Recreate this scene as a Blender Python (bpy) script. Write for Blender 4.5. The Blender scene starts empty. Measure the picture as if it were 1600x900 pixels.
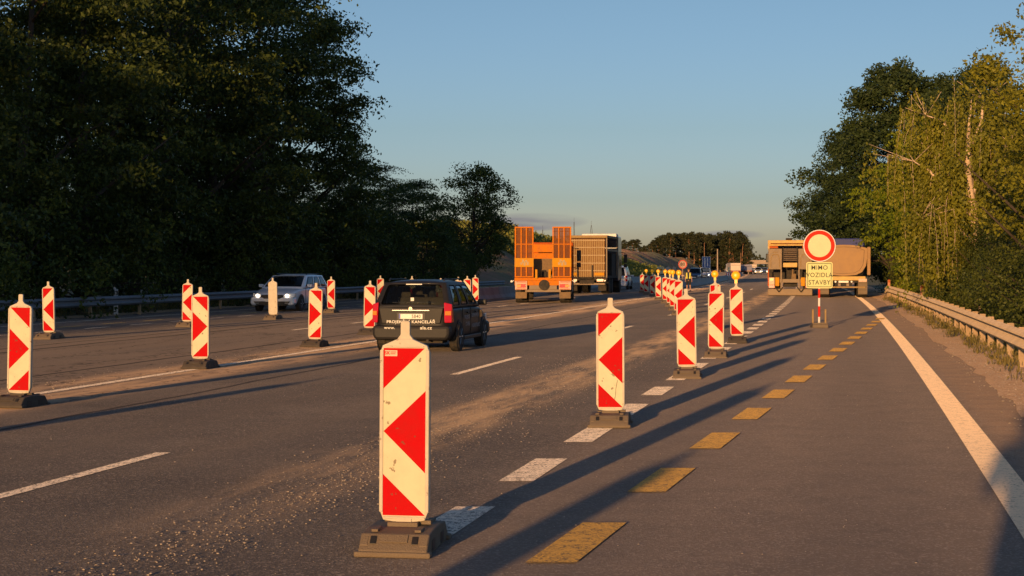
import bpy, bmesh, math, random
import numpy as np
from mathutils import Vector, Matrix
R = math.radians
rng = random.Random(7)

# ------------------------------------------------------------------ camera, sky, sun, exposure
scene = bpy.context.scene
F, HC, HZ = 2780.0, 1.57, 419.0            # focal length in photo pixels, eye height, horizon row
cd = bpy.data.cameras.new('camera'); cam = bpy.data.objects.new('camera', cd)
scene.collection.objects.link(cam); scene.camera = cam
cd.sensor_width = 36; cd.lens = F / 1600 * 36; cd.clip_start = 0.05; cd.clip_end = 12000
cam.location = (0, 0, HC); cam.rotation_euler = (R(90) - math.atan((450 - HZ) / F), 0, 0)

SUN_AZ, SUN_EL = 16.2, 4.9                 # shadows fall 16 degrees right of straight ahead
world = bpy.data.worlds.new('World'); scene.world = world; world.use_nodes = True
wn, wl = world.node_tree.nodes, world.node_tree.links
wn.clear()
sky = wn.new('ShaderNodeTexSky'); sky.sky_type = 'NISHITA'; sky.sun_disc = False
sky.sun_elevation = R(SUN_EL); sky.sun_rotation = R(180 + SUN_AZ)
sky.air_density = 1.0; sky.dust_density = 1.2; sky.ozone_density = 1.5; sky.altitude = 300
bg = wn.new('ShaderNodeBackground'); bg.inputs['Strength'].default_value = 0.13
wo = wn.new('ShaderNodeOutputWorld')
# thin lilac-grey cloud streaks low over the horizon
tc = wn.new('ShaderNodeTexCoord'); sp = wn.new('ShaderNodeSeparateXYZ'); wl.new(tc.outputs['Generated'], sp.inputs[0])
def wmath(op, a, b=None, c=None):
    n = wn.new('ShaderNodeMath'); n.operation = op
    for i, v in enumerate((a, b, c)):
        if v is None: continue
        if hasattr(v, 'is_output'): wl.new(v, n.inputs[i])
        else: n.inputs[i].default_value = v
    return n.outputs[0]
mp = wn.new('ShaderNodeMapping'); mp.inputs['Scale'].default_value = (14, 14, 110); wl.new(tc.outputs['Generated'], mp.inputs[0])
cn = wn.new('ShaderNodeTexNoise'); cn.inputs['Scale'].default_value = 1.0; cn.inputs['Detail'].default_value = 4; wl.new(mp.outputs[0], cn.inputs[0])
def blob(ax, ay, wx, wz, z0):
    dx = wmath('DIVIDE', wmath('SUBTRACT', sp.outputs[0], ax), wx)
    dz = wmath('DIVIDE', wmath('SUBTRACT', sp.outputs[2], z0), wz)
    d = wmath('ADD', wmath('MULTIPLY', dx, dx), wmath('MULTIPLY', dz, dz))
    k = wmath('SUBTRACT', 1.0, d); k = wmath('MAXIMUM', k, 0.0)
    return wmath('MULTIPLY', k, wmath('GREATER_THAN', sp.outputs[1], 0.0))
cl = wmath('ADD', blob(0.010, 0, 0.034, 0.0052, 0.0262), blob(0.122, 0, 0.020, 0.0030, 0.0185))
cl = wmath('ADD', cl, blob(-0.02, 0, 0.05, 0.0030, 0.0225))
cl = wmath('MULTIPLY', cl, wmath('MULTIPLY', wmath('MAXIMUM', wmath('SUBTRACT', cn.outputs[0], 0.28), 0.0), 2.6))
cl = wmath('MINIMUM', wmath('MULTIPLY', cl, 1.5), 0.85)
mixw = wn.new('ShaderNodeMix'); mixw.data_type = 'RGBA'
skc = wn.new('ShaderNodeMix'); skc.data_type = 'RGBA'; skc.blend_type = 'MULTIPLY'; skc.inputs[0].default_value = 1.0
rampn = wn.new('ShaderNodeValToRGB'); ce = rampn.color_ramp.elements
mrn = wn.new('ShaderNodeMapRange'); mrn.inputs[1].default_value = 0.0; mrn.inputs[2].default_value = .30; wl.new(sp.outputs[2], mrn.inputs[0]); wl.new(mrn.outputs[0], rampn.inputs[0])
ce[0].position = 0.0; ce[0].color = (1.30, 1.50, 3.0, 1); ce[1].position = 1.0; ce[1].color = (.74, .90, 1.25, 1)
for p_, c_ in ((.08, (1.12, 1.36, 2.8, 1)), (.13, (.88, 1.13, 2.25, 1)), (.26, (.78, .98, 1.66, 1)), (.50, (.76, .93, 1.36, 1))):
    e_ = ce.new(p_); e_.color = c_
wl.new(sky.outputs[0], skc.inputs[6]); wl.new(rampn.outputs[0], skc.inputs[7])
wl.new(cl, mixw.inputs[0]); wl.new(skc.outputs[2], mixw.inputs[6]); mixw.inputs[7].default_value = (1.75, 1.65, 1.9, 1)
wl.new(mixw.outputs[2], bg.inputs[0]); wl.new(bg.outputs[0], wo.inputs[0])

sd = bpy.data.lights.new('sun', 'SUN'); sd.energy = 4.8; sd.angle = R(0.55); sd.color = (1.0, 0.57, 0.235)
so = bpy.data.objects.new('sun', sd); scene.collection.objects.link(so)
az, el = R(SUN_AZ), R(SUN_EL)
ldir = Vector((math.sin(az) * math.cos(el), math.cos(az) * math.cos(el), -math.sin(el)))
so.rotation_euler = ldir.to_track_quat('-Z', 'Y').to_euler(); so.location = (0, -50, 30)
vs = scene.view_settings
vs.view_transform = 'Standard'; vs.look = 'None'; vs.gamma = 1.0; vs.use_curve_mapping = False
vs.exposure = 0.0
scene.cycles.max_bounces = 5; scene.cycles.transparent_max_bounces = 6
scene.cycles.sample_clamp_indirect = 4

# ------------------------------------------------------------------ geometry of the place
def xe(y):                                  # x of the right edge line at distance y (a gentle left bend)
    if y <= 230: return 1.1 + .195 * y - .00012 * y * y
    return 39.602 + (y - 230) * .1398
def heading(y): return math.atan(.195 - .00024 * min(y, 230))
def W(o, y, z=0.0): return (xe(y) + o, y, z)
def G(px, py): 
    z = F * HC / (py - HZ); return ((px - 800) * z / F, z)
def X(px, y): return (px - 800) * y / F
def Zh(py, y): return HC + (HZ - py) * y / F
def sstep(t): t = max(0., min(1., t)); return t * t * (3 - 2 * t)

# ------------------------------------------------------------------ helpers
def link(o, parent=None):
    scene.collection.objects.link(o)
    if parent is not None: o.parent = parent
    return o
def tag(o, label=None, cat=None, group=None, kind=None):
    if label: o['label'] = label
    if cat: o['category'] = cat
    if group: o['group'] = group
    if kind: o['kind'] = kind
    return o
def empty(name, loc, rz=0.0):
    o = bpy.data.objects.new(name, None); o.empty_display_size = .3
    o.location = loc; o.rotation_euler = (0, 0, rz); return link(o)
def children(o): return list(o.children)
def copy_tree(o, parent=None):
    c = o.copy(); scene.collection.objects.link(c)
    if parent is not None: c.parent = parent
    for ch in children(o): copy_tree(ch, c)
    return c

class MB:
    def __init__(s): s.v, s.f, s.m = [], [], []
    def add(s, vs_, fs, mi=0):
        b = len(s.v); s.v += [tuple(p) for p in vs_]
        for f in fs: s.f.append(tuple(b + i for i in f)); s.m.append(mi)
        return s
    def box(s, c, d, mi=0, rot=None, taper=1.0):
        hx, hy, hz = d[0] / 2, d[1] / 2, d[2] / 2
        pts = [Vector((sx * hx * (taper if sz > 0 else 1), sy * hy * (taper if sz > 0 else 1), sz * hz)) for sz in (-1, 1) for sy in (-1, 1) for sx in (-1, 1)]
        if rot is not None: pts = [rot @ p for p in pts]
        c = Vector(c)
        return s.add([p + c for p in pts], [(0, 2, 3, 1), (4, 5, 7, 6), (0, 1, 5, 4), (2, 6, 7, 3), (0, 4, 6, 2), (1, 3, 7, 5)], mi)
    def b2(s, x0, x1, y0, y1, z0, z1, mi=0): return s.box(((x0 + x1) / 2, (y0 + y1) / 2, (z0 + z1) / 2), (x1 - x0, y1 - y0, z1 - z0), mi)
    def tube(s, p0, p1, r0, r1=None, n=10, mi=0, caps=True):
        r1 = r0 if r1 is None else r1
        p0, p1 = Vector(p0), Vector(p1); d = (p1 - p0).normalized()
        a = d.orthogonal().normalized(); b = d.cross(a)
        vs_ = []
        for p, r in ((p0, r0), (p1, r1)):
            for k in range(n):
                t = 2 * math.pi * k / n; vs_.append(p + a * math.cos(t) * r + b * math.sin(t) * r)
        fs = [(k, (k + 1) % n, n + (k + 1) % n, n + k) for k in range(n)]
        if caps: fs += [tuple(range(n))[::-1], tuple(range(n, 2 * n))]
        return s.add(vs_, fs, mi)
    def path(s, pts, rs, n=8, mi=0):
        for i in range(len(pts) - 1):
            s.tube(pts[i], pts[i + 1], rs[i], rs[i + 1], n, mi, caps=True)
        return s
    def prism(s, pts, y0, y1, mi=0):        # outline in x-z, extruded in y
        n = len(pts)
        vs_ = [(p[0], y0, p[1]) for p in pts] + [(p[0], y1, p[1]) for p in pts]
        fs = [tuple(range(n)), tuple(range(n, 2 * n))[::-1]] + [(k, n + k, n + (k + 1) % n, (k + 1) % n) for k in range(n)]
        return s.add(vs_, fs, mi)
    def prismx(s, pts, x0, x1, mi=0):       # outline in y-z, extruded in x
        n = len(pts)
        vs_ = [(x0, p[0], p[1]) for p in pts] + [(x1, p[0], p[1]) for p in pts]
        fs = [tuple(range(n)), tuple(range(n, 2 * n))[::-1]] + [(k, n + k, n + (k + 1) % n, (k + 1) % n) for k in range(n)]
        return s.add(vs_, fs, mi)
    def lathe(s, prof, n=20, mi=0, axis='z', c=(0, 0, 0), closed=False):   # prof = [(r, h)]
        vs_ = []
        for r, h in prof:
            for k in range(n):
                t = 2 * math.pi * k / n; a, b = r * math.cos(t), r * math.sin(t)
                p = {'z': (a, b, h), 'x': (h, a, b), 'y': (a, h, b)}[axis]
                vs_.append((p[0] + c[0], p[1] + c[1], p[2] + c[2]))
        fs = []
        for i in range(len(prof) - 1):
            for k in range(n): fs.append((i * n + k, i * n + (k + 1) % n, (i + 1) * n + (k + 1) % n, (i + 1) * n + k))
        if closed:
            i = len(prof) - 1
            for k in range(n): fs.append((i * n + k, i * n + (k + 1) % n, (k + 1) % n, k))
        else: fs += [tuple(range(n))[::-1], tuple((len(prof) - 1) * n + k for k in range(n))]
        return s.add(vs_, fs, mi)
    def build(s, name, mats, parent=None, smooth=False, bevel=0, sub=0, loc=None):
        me = bpy.data.meshes.new(name); me.from_pydata(s.v, [], s.f)
        if not isinstance(mats, (list, tuple)): mats = [mats]
        for m in mats: me.materials.append(m)
        me.polygons.foreach_set('material_index', s.m)
        bm = bmesh.new(); bm.from_mesh(me)
        bmesh.ops.recalc_face_normals(bm, faces=bm.faces)
        bm.to_mesh(me); bm.free()
        o = bpy.data.objects.new(name, me)
        if smooth: me.polygons.foreach_set('use_smooth', [True] * len(me.polygons))
        if bevel:
            md = o.modifiers.new('bevel', 'BEVEL'); md.width = bevel; md.segments = 2; md.limit_method = 'ANGLE'; md.angle_limit = R(35)
        if sub:
            md = o.modifiers.new('sub', 'SUBSURF'); md.levels = sub; md.render_levels = sub
        if loc: o.location = loc
        return link(o, parent)

def text_mesh(name, txt, size, mat, parent, loc, rot, extrude=.002, bold=0.0, sx=1.0):
    cu = bpy.data.curves.new(name, 'FONT'); cu.body = txt; cu.size = size; cu.align_x = 'CENTER'; cu.align_y = 'CENTER'
    cu.extrude = extrude; cu.space_character = 1.08; cu.offset = bold; cu.resolution_u = 3
    t = bpy.data.objects.new('tmp', cu); scene.collection.objects.link(t)
    bpy.context.view_layer.update()
    me = bpy.data.meshes.new_from_object(t.evaluated_get(bpy.context.evaluated_depsgraph_get()))
    bpy.data.objects.remove(t); bpy.data.curves.remove(cu)
    me.materials.clear(); me.materials.append(mat)
    o = bpy.data.objects.new(name, me); o.location = loc; o.rotation_euler = rot; o.scale = (sx, 1, 1)
    return link(o, parent)
FACE = (R(90), 0, 0)                        # text that faces -y

# ------------------------------------------------------------------ materials
def nodes(name):
    m = bpy.data.materials.new(name); m.use_nodes = True
    nt = m.node_tree; b = nt.nodes['Principled BSDF']; return m, nt, b
def mat(name, col, rough=.6, metal=0.0, dirt=0.25, dscale=3.0, spec=.4, bump=0.0, dcol=None, emit=0, coat=0, oren=0.0, scuff=0.0):
    m, nt, b = nodes(name); N, L = nt.nodes, nt.links
    b.inputs['Roughness'].default_value = rough; b.inputs['Metallic'].default_value = metal
    b.inputs['Specular IOR Level'].default_value = spec
    if coat: b.inputs['Coat Weight'].default_value = coat; b.inputs['Coat Roughness'].default_value = .08
    t = N.new('ShaderNodeTexCoord'); n = N.new('ShaderNodeTexNoise'); n.inputs['Scale'].default_value = dscale
    n.inputs['Detail'].default_value = 7; n.inputs['Roughness'].default_value = .65
    oi = N.new('ShaderNodeObjectInfo'); vm_ = N.new('ShaderNodeVectorMath'); vm_.operation = 'ADD'
    rs_ = N.new('ShaderNodeMath'); rs_.operation = 'MULTIPLY'; rs_.inputs[1].default_value = 37.0; L.new(oi.outputs['Random'], rs_.inputs[0])
    L.new(t.outputs['Object'], vm_.inputs[0]); L.new(rs_.outputs[0], vm_.inputs[1]); L.new(vm_.outputs[0], n.inputs['Vector'])
    if oren: b.inputs['Diffuse Roughness'].default_value = oren
    mr = N.new('ShaderNodeMapRange'); mr.inputs[1].default_value = .42; mr.inputs[2].default_value = .72
    mr.inputs[3].default_value = 0; mr.inputs[4].default_value = dirt; L.new(n.outputs[0], mr.inputs[0])
    mx = N.new('ShaderNodeMix'); mx.data_type = 'RGBA'; mx.inputs[6].default_value = (*col, 1)
    mx.inputs[7].default_value = (*(dcol or tuple(c * .35 + .03 for c in col)), 1)
    L.new(mr.outputs[0], mx.inputs[0]); L.new(mx.outputs[2], b.inputs['Base Color'])
    if scuff:                               # small chips and scratches
        n3 = N.new('ShaderNodeTexNoise'); n3.inputs['Scale'].default_value = 22; n3.inputs['Detail'].default_value = 3; L.new(vm_.outputs[0], n3.inputs['Vector'])
        m3 = N.new('ShaderNodeMapRange'); m3.inputs[1].default_value = .665; m3.inputs[2].default_value = .69; m3.inputs[4].default_value = scuff; L.new(n3.outputs[0], m3.inputs[0])
        x3 = N.new('ShaderNodeMix'); x3.data_type = 'RGBA'; x3.inputs[7].default_value = (.16, .09, .05, 1); L.new(m3.outputs[0], x3.inputs[0]); L.new(mx.outputs[2], x3.inputs[6]); L.new(x3.outputs[2], b.inputs['Base Color'])
    if bump:
        n2 = N.new('ShaderNodeTexNoise'); n2.inputs['Scale'].default_value = dscale * 12; L.new(t.outputs['Object'], n2.inputs['Vector'])
        bp = N.new('ShaderNodeBump'); bp.inputs['Strength'].default_value = bump; bp.inputs['Distance'].default_value = .01
        L.new(n2.outputs[0], bp.inputs['Height']); L.new(bp.outputs[0], b.inputs['Normal'])
    if emit:
        b.inputs['Emission Color'].default_value = (*col, 1); b.inputs['Emission Strength'].default_value = emit
    return m
def glassy(name, tint, alpha, rough=.03):
    m = bpy.data.materials.new(name); m.use_nodes = True; nt = m.node_tree; N, L = nt.nodes, nt.links; N.clear()
    o = N.new('ShaderNodeOutputMaterial'); tr = N.new('ShaderNodeBsdfTransparent'); tr.inputs[0].default_value = (*tint, 1)
    pb = N.new('ShaderNodeBsdfPrincipled'); pb.inputs['Base Color'].default_value = (.006, .007, .008, 1); pb.inputs['Roughness'].default_value = rough
    ms = N.new('ShaderNodeMixShader'); ms.inputs[0].default_value = alpha
    L.new(tr.outputs[0], ms.inputs[1]); L.new(pb.outputs[0], ms.inputs[2]); L.new(ms.outputs[0], o.inputs[0]); return m
def leafmat(name, c1, c2, trans=.3):
    m = bpy.data.materials.new(name); m.use_nodes = True; nt = m.node_tree; N, L = nt.nodes, nt.links; N.clear()
    o = N.new('ShaderNodeOutputMaterial'); g = N.new('ShaderNodeNewGeometry'); cr = N.new('ShaderNodeValToRGB')
    cr.color_ramp.elements[0].color = (*c1, 1); cr.color_ramp.elements[1].color = (*c2, 1)
    t = N.new('ShaderNodeTexCoord'); ns = N.new('ShaderNodeTexNoise'); ns.inputs['Scale'].default_value = .55; L.new(t.outputs['Object'], ns.inputs['Vector'])
    ad = N.new('ShaderNodeMath'); ad.operation = 'MULTIPLY_ADD'; ad.inputs[1].default_value = .55; L.new(g.outputs['Random Per Island'], ad.inputs[0])
    m2 = N.new('ShaderNodeMath'); m2.operation = 'MULTIPLY_ADD'; m2.inputs[1].default_value = 1.3; m2.inputs[2].default_value = -.4; L.new(ns.outputs[0], m2.inputs[0])
    L.new(m2.outputs[0], ad.inputs[2]); L.new(ad.outputs[0], cr.inputs[0])
    d = N.new('ShaderNodeBsdfPrincipled'); d.inputs['Roughness'].default_value = .55; d.inputs['Specular IOR Level'].default_value = .25
    tl = N.new('ShaderNodeBsdfTranslucent'); L.new(cr.outputs[0], d.inputs['Base Color']); L.new(cr.outputs[0], tl.inputs[0])
    ms = N.new('ShaderNodeMixShader'); ms.inputs[0].default_value = trans
    L.new(d.outputs[0], ms.inputs[1]); L.new(tl.outputs[0], ms.inputs[2]); L.new(ms.outputs[0], o.inputs[0]); return m

def road_mat():
    m, nt, b = nodes('asphalt'); N, L = nt.nodes, nt.links
    b.inputs['Roughness'].default_value = .8; b.inputs['Specular IOR Level'].default_value = .08
    if 'Diffuse Roughness' in b.inputs: b.inputs['Diffuse Roughness'].default_value = 1.0
    uv = N.new('ShaderNodeUVMap'); uv.uv_map = 'road'
    s = N.new('ShaderNodeSeparateXYZ'); L.new(uv.outputs[0], s.inputs[0])
    pos = N.new('ShaderNodeNewGeometry')
    def mt(op, a, b_=None, c=None):
        n = N.new('ShaderNodeMath'); n.operation = op
        for i, v in enumerate((a, b_, c)):
            if v is None: continue
            if hasattr(v, 'is_output'): L.new(v, n.inputs[i])
            else: n.inputs[i].default_value = v
        return n.outputs[0]
    def noise(sc, det=5, stretch=None, rough=.6):
        n = N.new('ShaderNodeTexNoise'); n.inputs['Scale'].default_value = sc; n.inputs['Detail'].default_value = det; n.inputs['Roughness'].default_value = rough
        if stretch:
            mp_ = N.new('ShaderNodeMapping'); mp_.inputs['Scale'].default_value = stretch; L.new(uv.outputs[0], mp_.inputs[0]); L.new(mp_.outputs[0], n.inputs['Vector'])
        else: L.new(pos.outputs['Position'], n.inputs['Vector'])
        return n.outputs[0]
    def band(c, w, soft=.3):                # 1 inside |o-c|<w
        d = mt('ABSOLUTE', mt('SUBTRACT', s.outputs[0], c))
        r = N.new('ShaderNodeMapRange'); r.interpolation_type = 'SMOOTHSTEP'; r.inputs[1].default_value = w + soft; r.inputs[2].default_value = w
        r.inputs[3].default_value = 0; r.inputs[4].default_value = 1; L.new(d, r.inputs[0]); return r.outputs[0]
    def ramp(v, a, bb, lo=0., hi=1.):
        r = N.new('ShaderNodeMapRange'); r.inputs[1].default_value = a; r.inputs[2].default_value = bb; r.inputs[3].default_value = lo; r.inputs[4].default_value = hi
        L.new(v, r.inputs[0]); return r.outputs[0]
    def mix(f, a, bb):
        x = N.new('ShaderNodeMix'); x.data_type = 'RGBA'
        if hasattr(f, 'is_output'): L.new(f, x.inputs[0])
        else: x.inputs[0].default_value = f
        for i, v in ((6, a), (7, bb)):
            if hasattr(v, 'is_output'): L.new(v, x.inputs[i])
            else: x.inputs[i].default_value = (*v, 1)
        return x.outputs[2]
    # fine aggregate
    vo = N.new('ShaderNodeTexVoronoi'); vo.inputs['Scale'].default_value = 75; L.new(pos.outputs['Position'], vo.inputs['Vector'])
    vs2 = N.new('ShaderNodeSeparateColor'); L.new(vo.outputs['Color'], vs2.inputs[0])
    agg = ramp(vs2.outputs[0], .72, 1.0)
    big = noise(.35, 5); med = noise(2.2, 6)
    c = mix(ramp(big, .35, .68), (.098, .085, .076), (.160, .134, .113))
    rl = mt('MULTIPLY', ramp(s.outputs[0], -3.9, -3.3), ramp(med, .25, .75, .75, 1.))
    c = mix(mt('MULTIPLY', rl, .85), c, (.235, .182, .145))
    c = mix(mt('MULTIPLY', ramp(s.outputs[0], .05, .3), .8), c, (.30, .20, .13))
    c = mix(ramp(med, .40, .75, 0, .45), c, (.075, .068, .066))
    c = mix(mt('MULTIPLY', agg, .75), c, (.36, .30, .25))
    # older, dustier lanes: middle two and the milled strip
    streak = noise(1.0, 6, (1.6, .05, 1))
    dustlane = mt('MULTIPLY', band(-14.8, 3.1, .25), ramp(streak, .3, .62, .35, 1.))
    c = mix(mt('MULTIPLY', dustlane, .75), c, (.21, .165, .13))
    dusty2 = mt('MULTIPLY', band(-8.8, 2.3, 1.6), ramp(streak, .42, .68, 0, 1.))
    c = mix(mt('MULTIPLY', dusty2, .3), c, (.21, .165, .125))
    # sandy spill beside the row of beacons and along the solid line
    spn = noise(1.0, 7, (2.6, .35, 1), .7)
    spill = mt('MULTIPLY', band(-5.15, .24, .45), ramp(spn, .40, .60))
    farther = ramp(s.outputs[1], 9, 19, .0, 1.)
    spill = mt('MULTIPLY', spill, farther)
    c = mix(mt('MULTIPLY', spill, .85), c, (.56, .38, .22))
    spn2 = noise(1.0, 7, (1.2, .18, 1), .7)
    sp2 = mt('MULTIPLY', band(-11.2, .45, .8), ramp(spn2, .38, .54))
    c = mix(mt('MULTIPLY', sp2, .8), c, (.56, .37, .22))
    # tar seams along the road
    wob = mt('MULTIPLY', mt('SUBTRACT', noise(1.0, 3, (0, .25, 0)), .5), .28)
    for sc_, wd in ((-13.0, .035), (-16.9, .05), (-17.6, .03), (-9.4, .02)):
        d = mt('ABSOLUTE', mt('SUBTRACT', mt('ADD', s.outputs[0], wob), sc_))
        k = N.new('ShaderNodeMapRange'); k.inputs[1].default_value = wd; k.inputs[2].default_value = wd + .03; k.inputs[3].default_value = .8; k.inputs[4].default_value = 0
        L.new(d, k.inputs[0]); c = mix(k.outputs[0], c, (.012, .011, .011))
    for c0 in (-1.05, -2.7, -4.4, -6.1, -7.9, -9.9):   # faint worn wheel tracks
        c = mix(mt('MULTIPLY', band(c0, .18, .45), .16), c, (.09, .08, .074))
    # cracks in the milled strip
    v2 = N.new('ShaderNodeTexVoronoi'); v2.feature = 'DISTANCE_TO_EDGE'; v2.inputs['Scale'].default_value = .55
    wv = N.new('ShaderNodeMapping'); wv.inputs['Scale'].default_value = (1.3, .25, 1); L.new(uv.outputs[0], wv.inputs[0])
    vm = N.new('ShaderNodeVectorMath'); vm.operation = 'ADD'; nn = N.new('ShaderNodeTexNoise'); nn.inputs['Scale'].default_value = 3; L.new(uv.outputs[0], nn.inputs[0])
    L.new(wv.outputs[0], vm.inputs[0]); L.new(nn.outputs['Color'], vm.inputs[1]); L.new(vm.outputs[0], v2.inputs['Vector'])
    ck = N.new('ShaderNodeMapRange'); ck.inputs[1].default_value = .004; ck.inputs[2].default_value = .02; ck.inputs[3].default_value = .7; ck.inputs[4].default_value = 0; L.new(v2.outputs[0], ck.inputs[0])
    c = mix(mt('MULTIPLY', ck.outputs[0], band(-13.6, 3.2, .2)), c, (.02, .018, .016))
    L.new(c, b.inputs['Base Color'])
    hb = mt('ADD', mt('MULTIPLY', vo.outputs['Distance'], 1.0), mt('MULTIPLY', noise(160, 2), .8))
    bp = N.new('ShaderNodeBump'); bp.inputs['Strength'].default_value = 1.0; bp.inputs['Distance'].default_value = .0028
    L.new(hb, bp.inputs['Height']); L.new(bp.outputs[0], b.inputs['Normal'])
    return m

def paint_mat(name, col, wear, thr=(.50, .66)):
    m, nt, b = nodes(name); N, L = nt.nodes, nt.links
    b.inputs['Roughness'].default_value = .8; b.inputs['Specular IOR Level'].default_value = .08
    if 'Diffuse Roughness' in b.inputs: b.inputs['Diffuse Roughness'].default_value = 1.0
    g = N.new('ShaderNodeNewGeometry')
    n = N.new('ShaderNodeTexNoise'); n.inputs['Scale'].default_value = 9; n.inputs['Detail'].default_value = 8; n.inputs['Roughness'].default_value = .75; L.new(g.outputs['Position'], n.inputs['Vector'])
    v = N.new('ShaderNodeTexVoronoi'); v.inputs['Scale'].default_value = 80; L.new(g.outputs['Position'], v.inputs['Vector'])
    s = N.new('ShaderNodeSeparateColor'); L.new(v.outputs['Color'], s.inputs[0])
    a = N.new('ShaderNodeMath'); a.operation = 'MULTIPLY_ADD'; a.inputs[1].default_value = .35; L.new(s.outputs[0], a.inputs[0]); L.new(n.outputs[0], a.inputs[2])
    r = N.new('ShaderNodeMapRange'); r.inputs[1].default_value = thr[0] + .17; r.inputs[2].default_value = thr[1] + .17; r.inputs[4].default_value = wear; L.new(a.outputs[0], r.inputs[0])
    x = N.new('ShaderNodeMix'); x.data_type = 'RGBA'; x.inputs[6].default_value = (*col, 1); x.inputs[7].default_value = (.075, .068, .062, 1)
    L.new(r.outputs[0], x.inputs[0]); L.new(x.outputs[2], b.inputs['Base Color'])
    bp = N.new('ShaderNodeBump'); bp.inputs['Strength'].default_value = .8; bp.inputs['Distance'].default_value = .002; L.new(v.outputs['Distance'], bp.inputs['Height']); L.new(bp.outputs[0], b.inputs['Normal'])
    return m

def soil_mat(name, a, b2_, grass=None, bumpd=.05, sc=1.2, stone=0):
    m, nt, b = nodes(name); N, L = nt.nodes, nt.links; b.inputs['Roughness'].default_value = .9
    if 'Diffuse Roughness' in b.inputs: b.inputs['Diffuse Roughness'].default_value = 1.0
    g = N.new('ShaderNodeNewGeometry')
    def noi(s_, d=6):
        n = N.new('ShaderNodeTexNoise'); n.inputs['Scale'].default_value = s_; n.inputs['Detail'].default_value = d; n.inputs['Roughness'].default_value = .68; L.new(g.outputs['Position'], n.inputs['Vector']); return n.outputs[0]
    def mixf(f, lo, hi, A, B):
        r = N.new('ShaderNodeMapRange'); r.inputs[1].default_value = lo; r.inputs[2].default_value = hi; L.new(f, r.inputs[0])
        x = N.new('ShaderNodeMix'); x.data_type = 'RGBA'; L.new(r.outputs[0], x.inputs[0])
        for i, q in ((6, A), (7, B)):
            if hasattr(q, 'is_output'): L.new(q, x.inputs[i])
            else: x.inputs[i].default_value = (*q, 1)
        return x.outputs[2]
    c = mixf(noi(sc), .35, .65, a, b2_)
    if grass: c = mixf(noi(sc * .25, 4), .45, .56, c, grass)
    h = noi(sc * 9, 5)
    if stone:
        v = N.new('ShaderNodeTexVoronoi'); v.inputs['Scale'].default_value = stone; L.new(g.outputs['Position'], v.inputs['Vector'])
        s = N.new('ShaderNodeSeparateColor'); L.new(v.outputs['Color'], s.inputs[0])
        c = mixf(s.outputs[0], .55, 1., c, (.66, .48, .32)); h = v.outputs['Distance']
    L.new(c, b.inputs['Base Color'])
    bp = N.new('ShaderNodeBump'); bp.inputs['Distance'].default_value = bumpd; L.new(h, bp.inputs['Height']); L.new(bp.outputs[0], b.inputs['Normal'])
    return m

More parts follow.
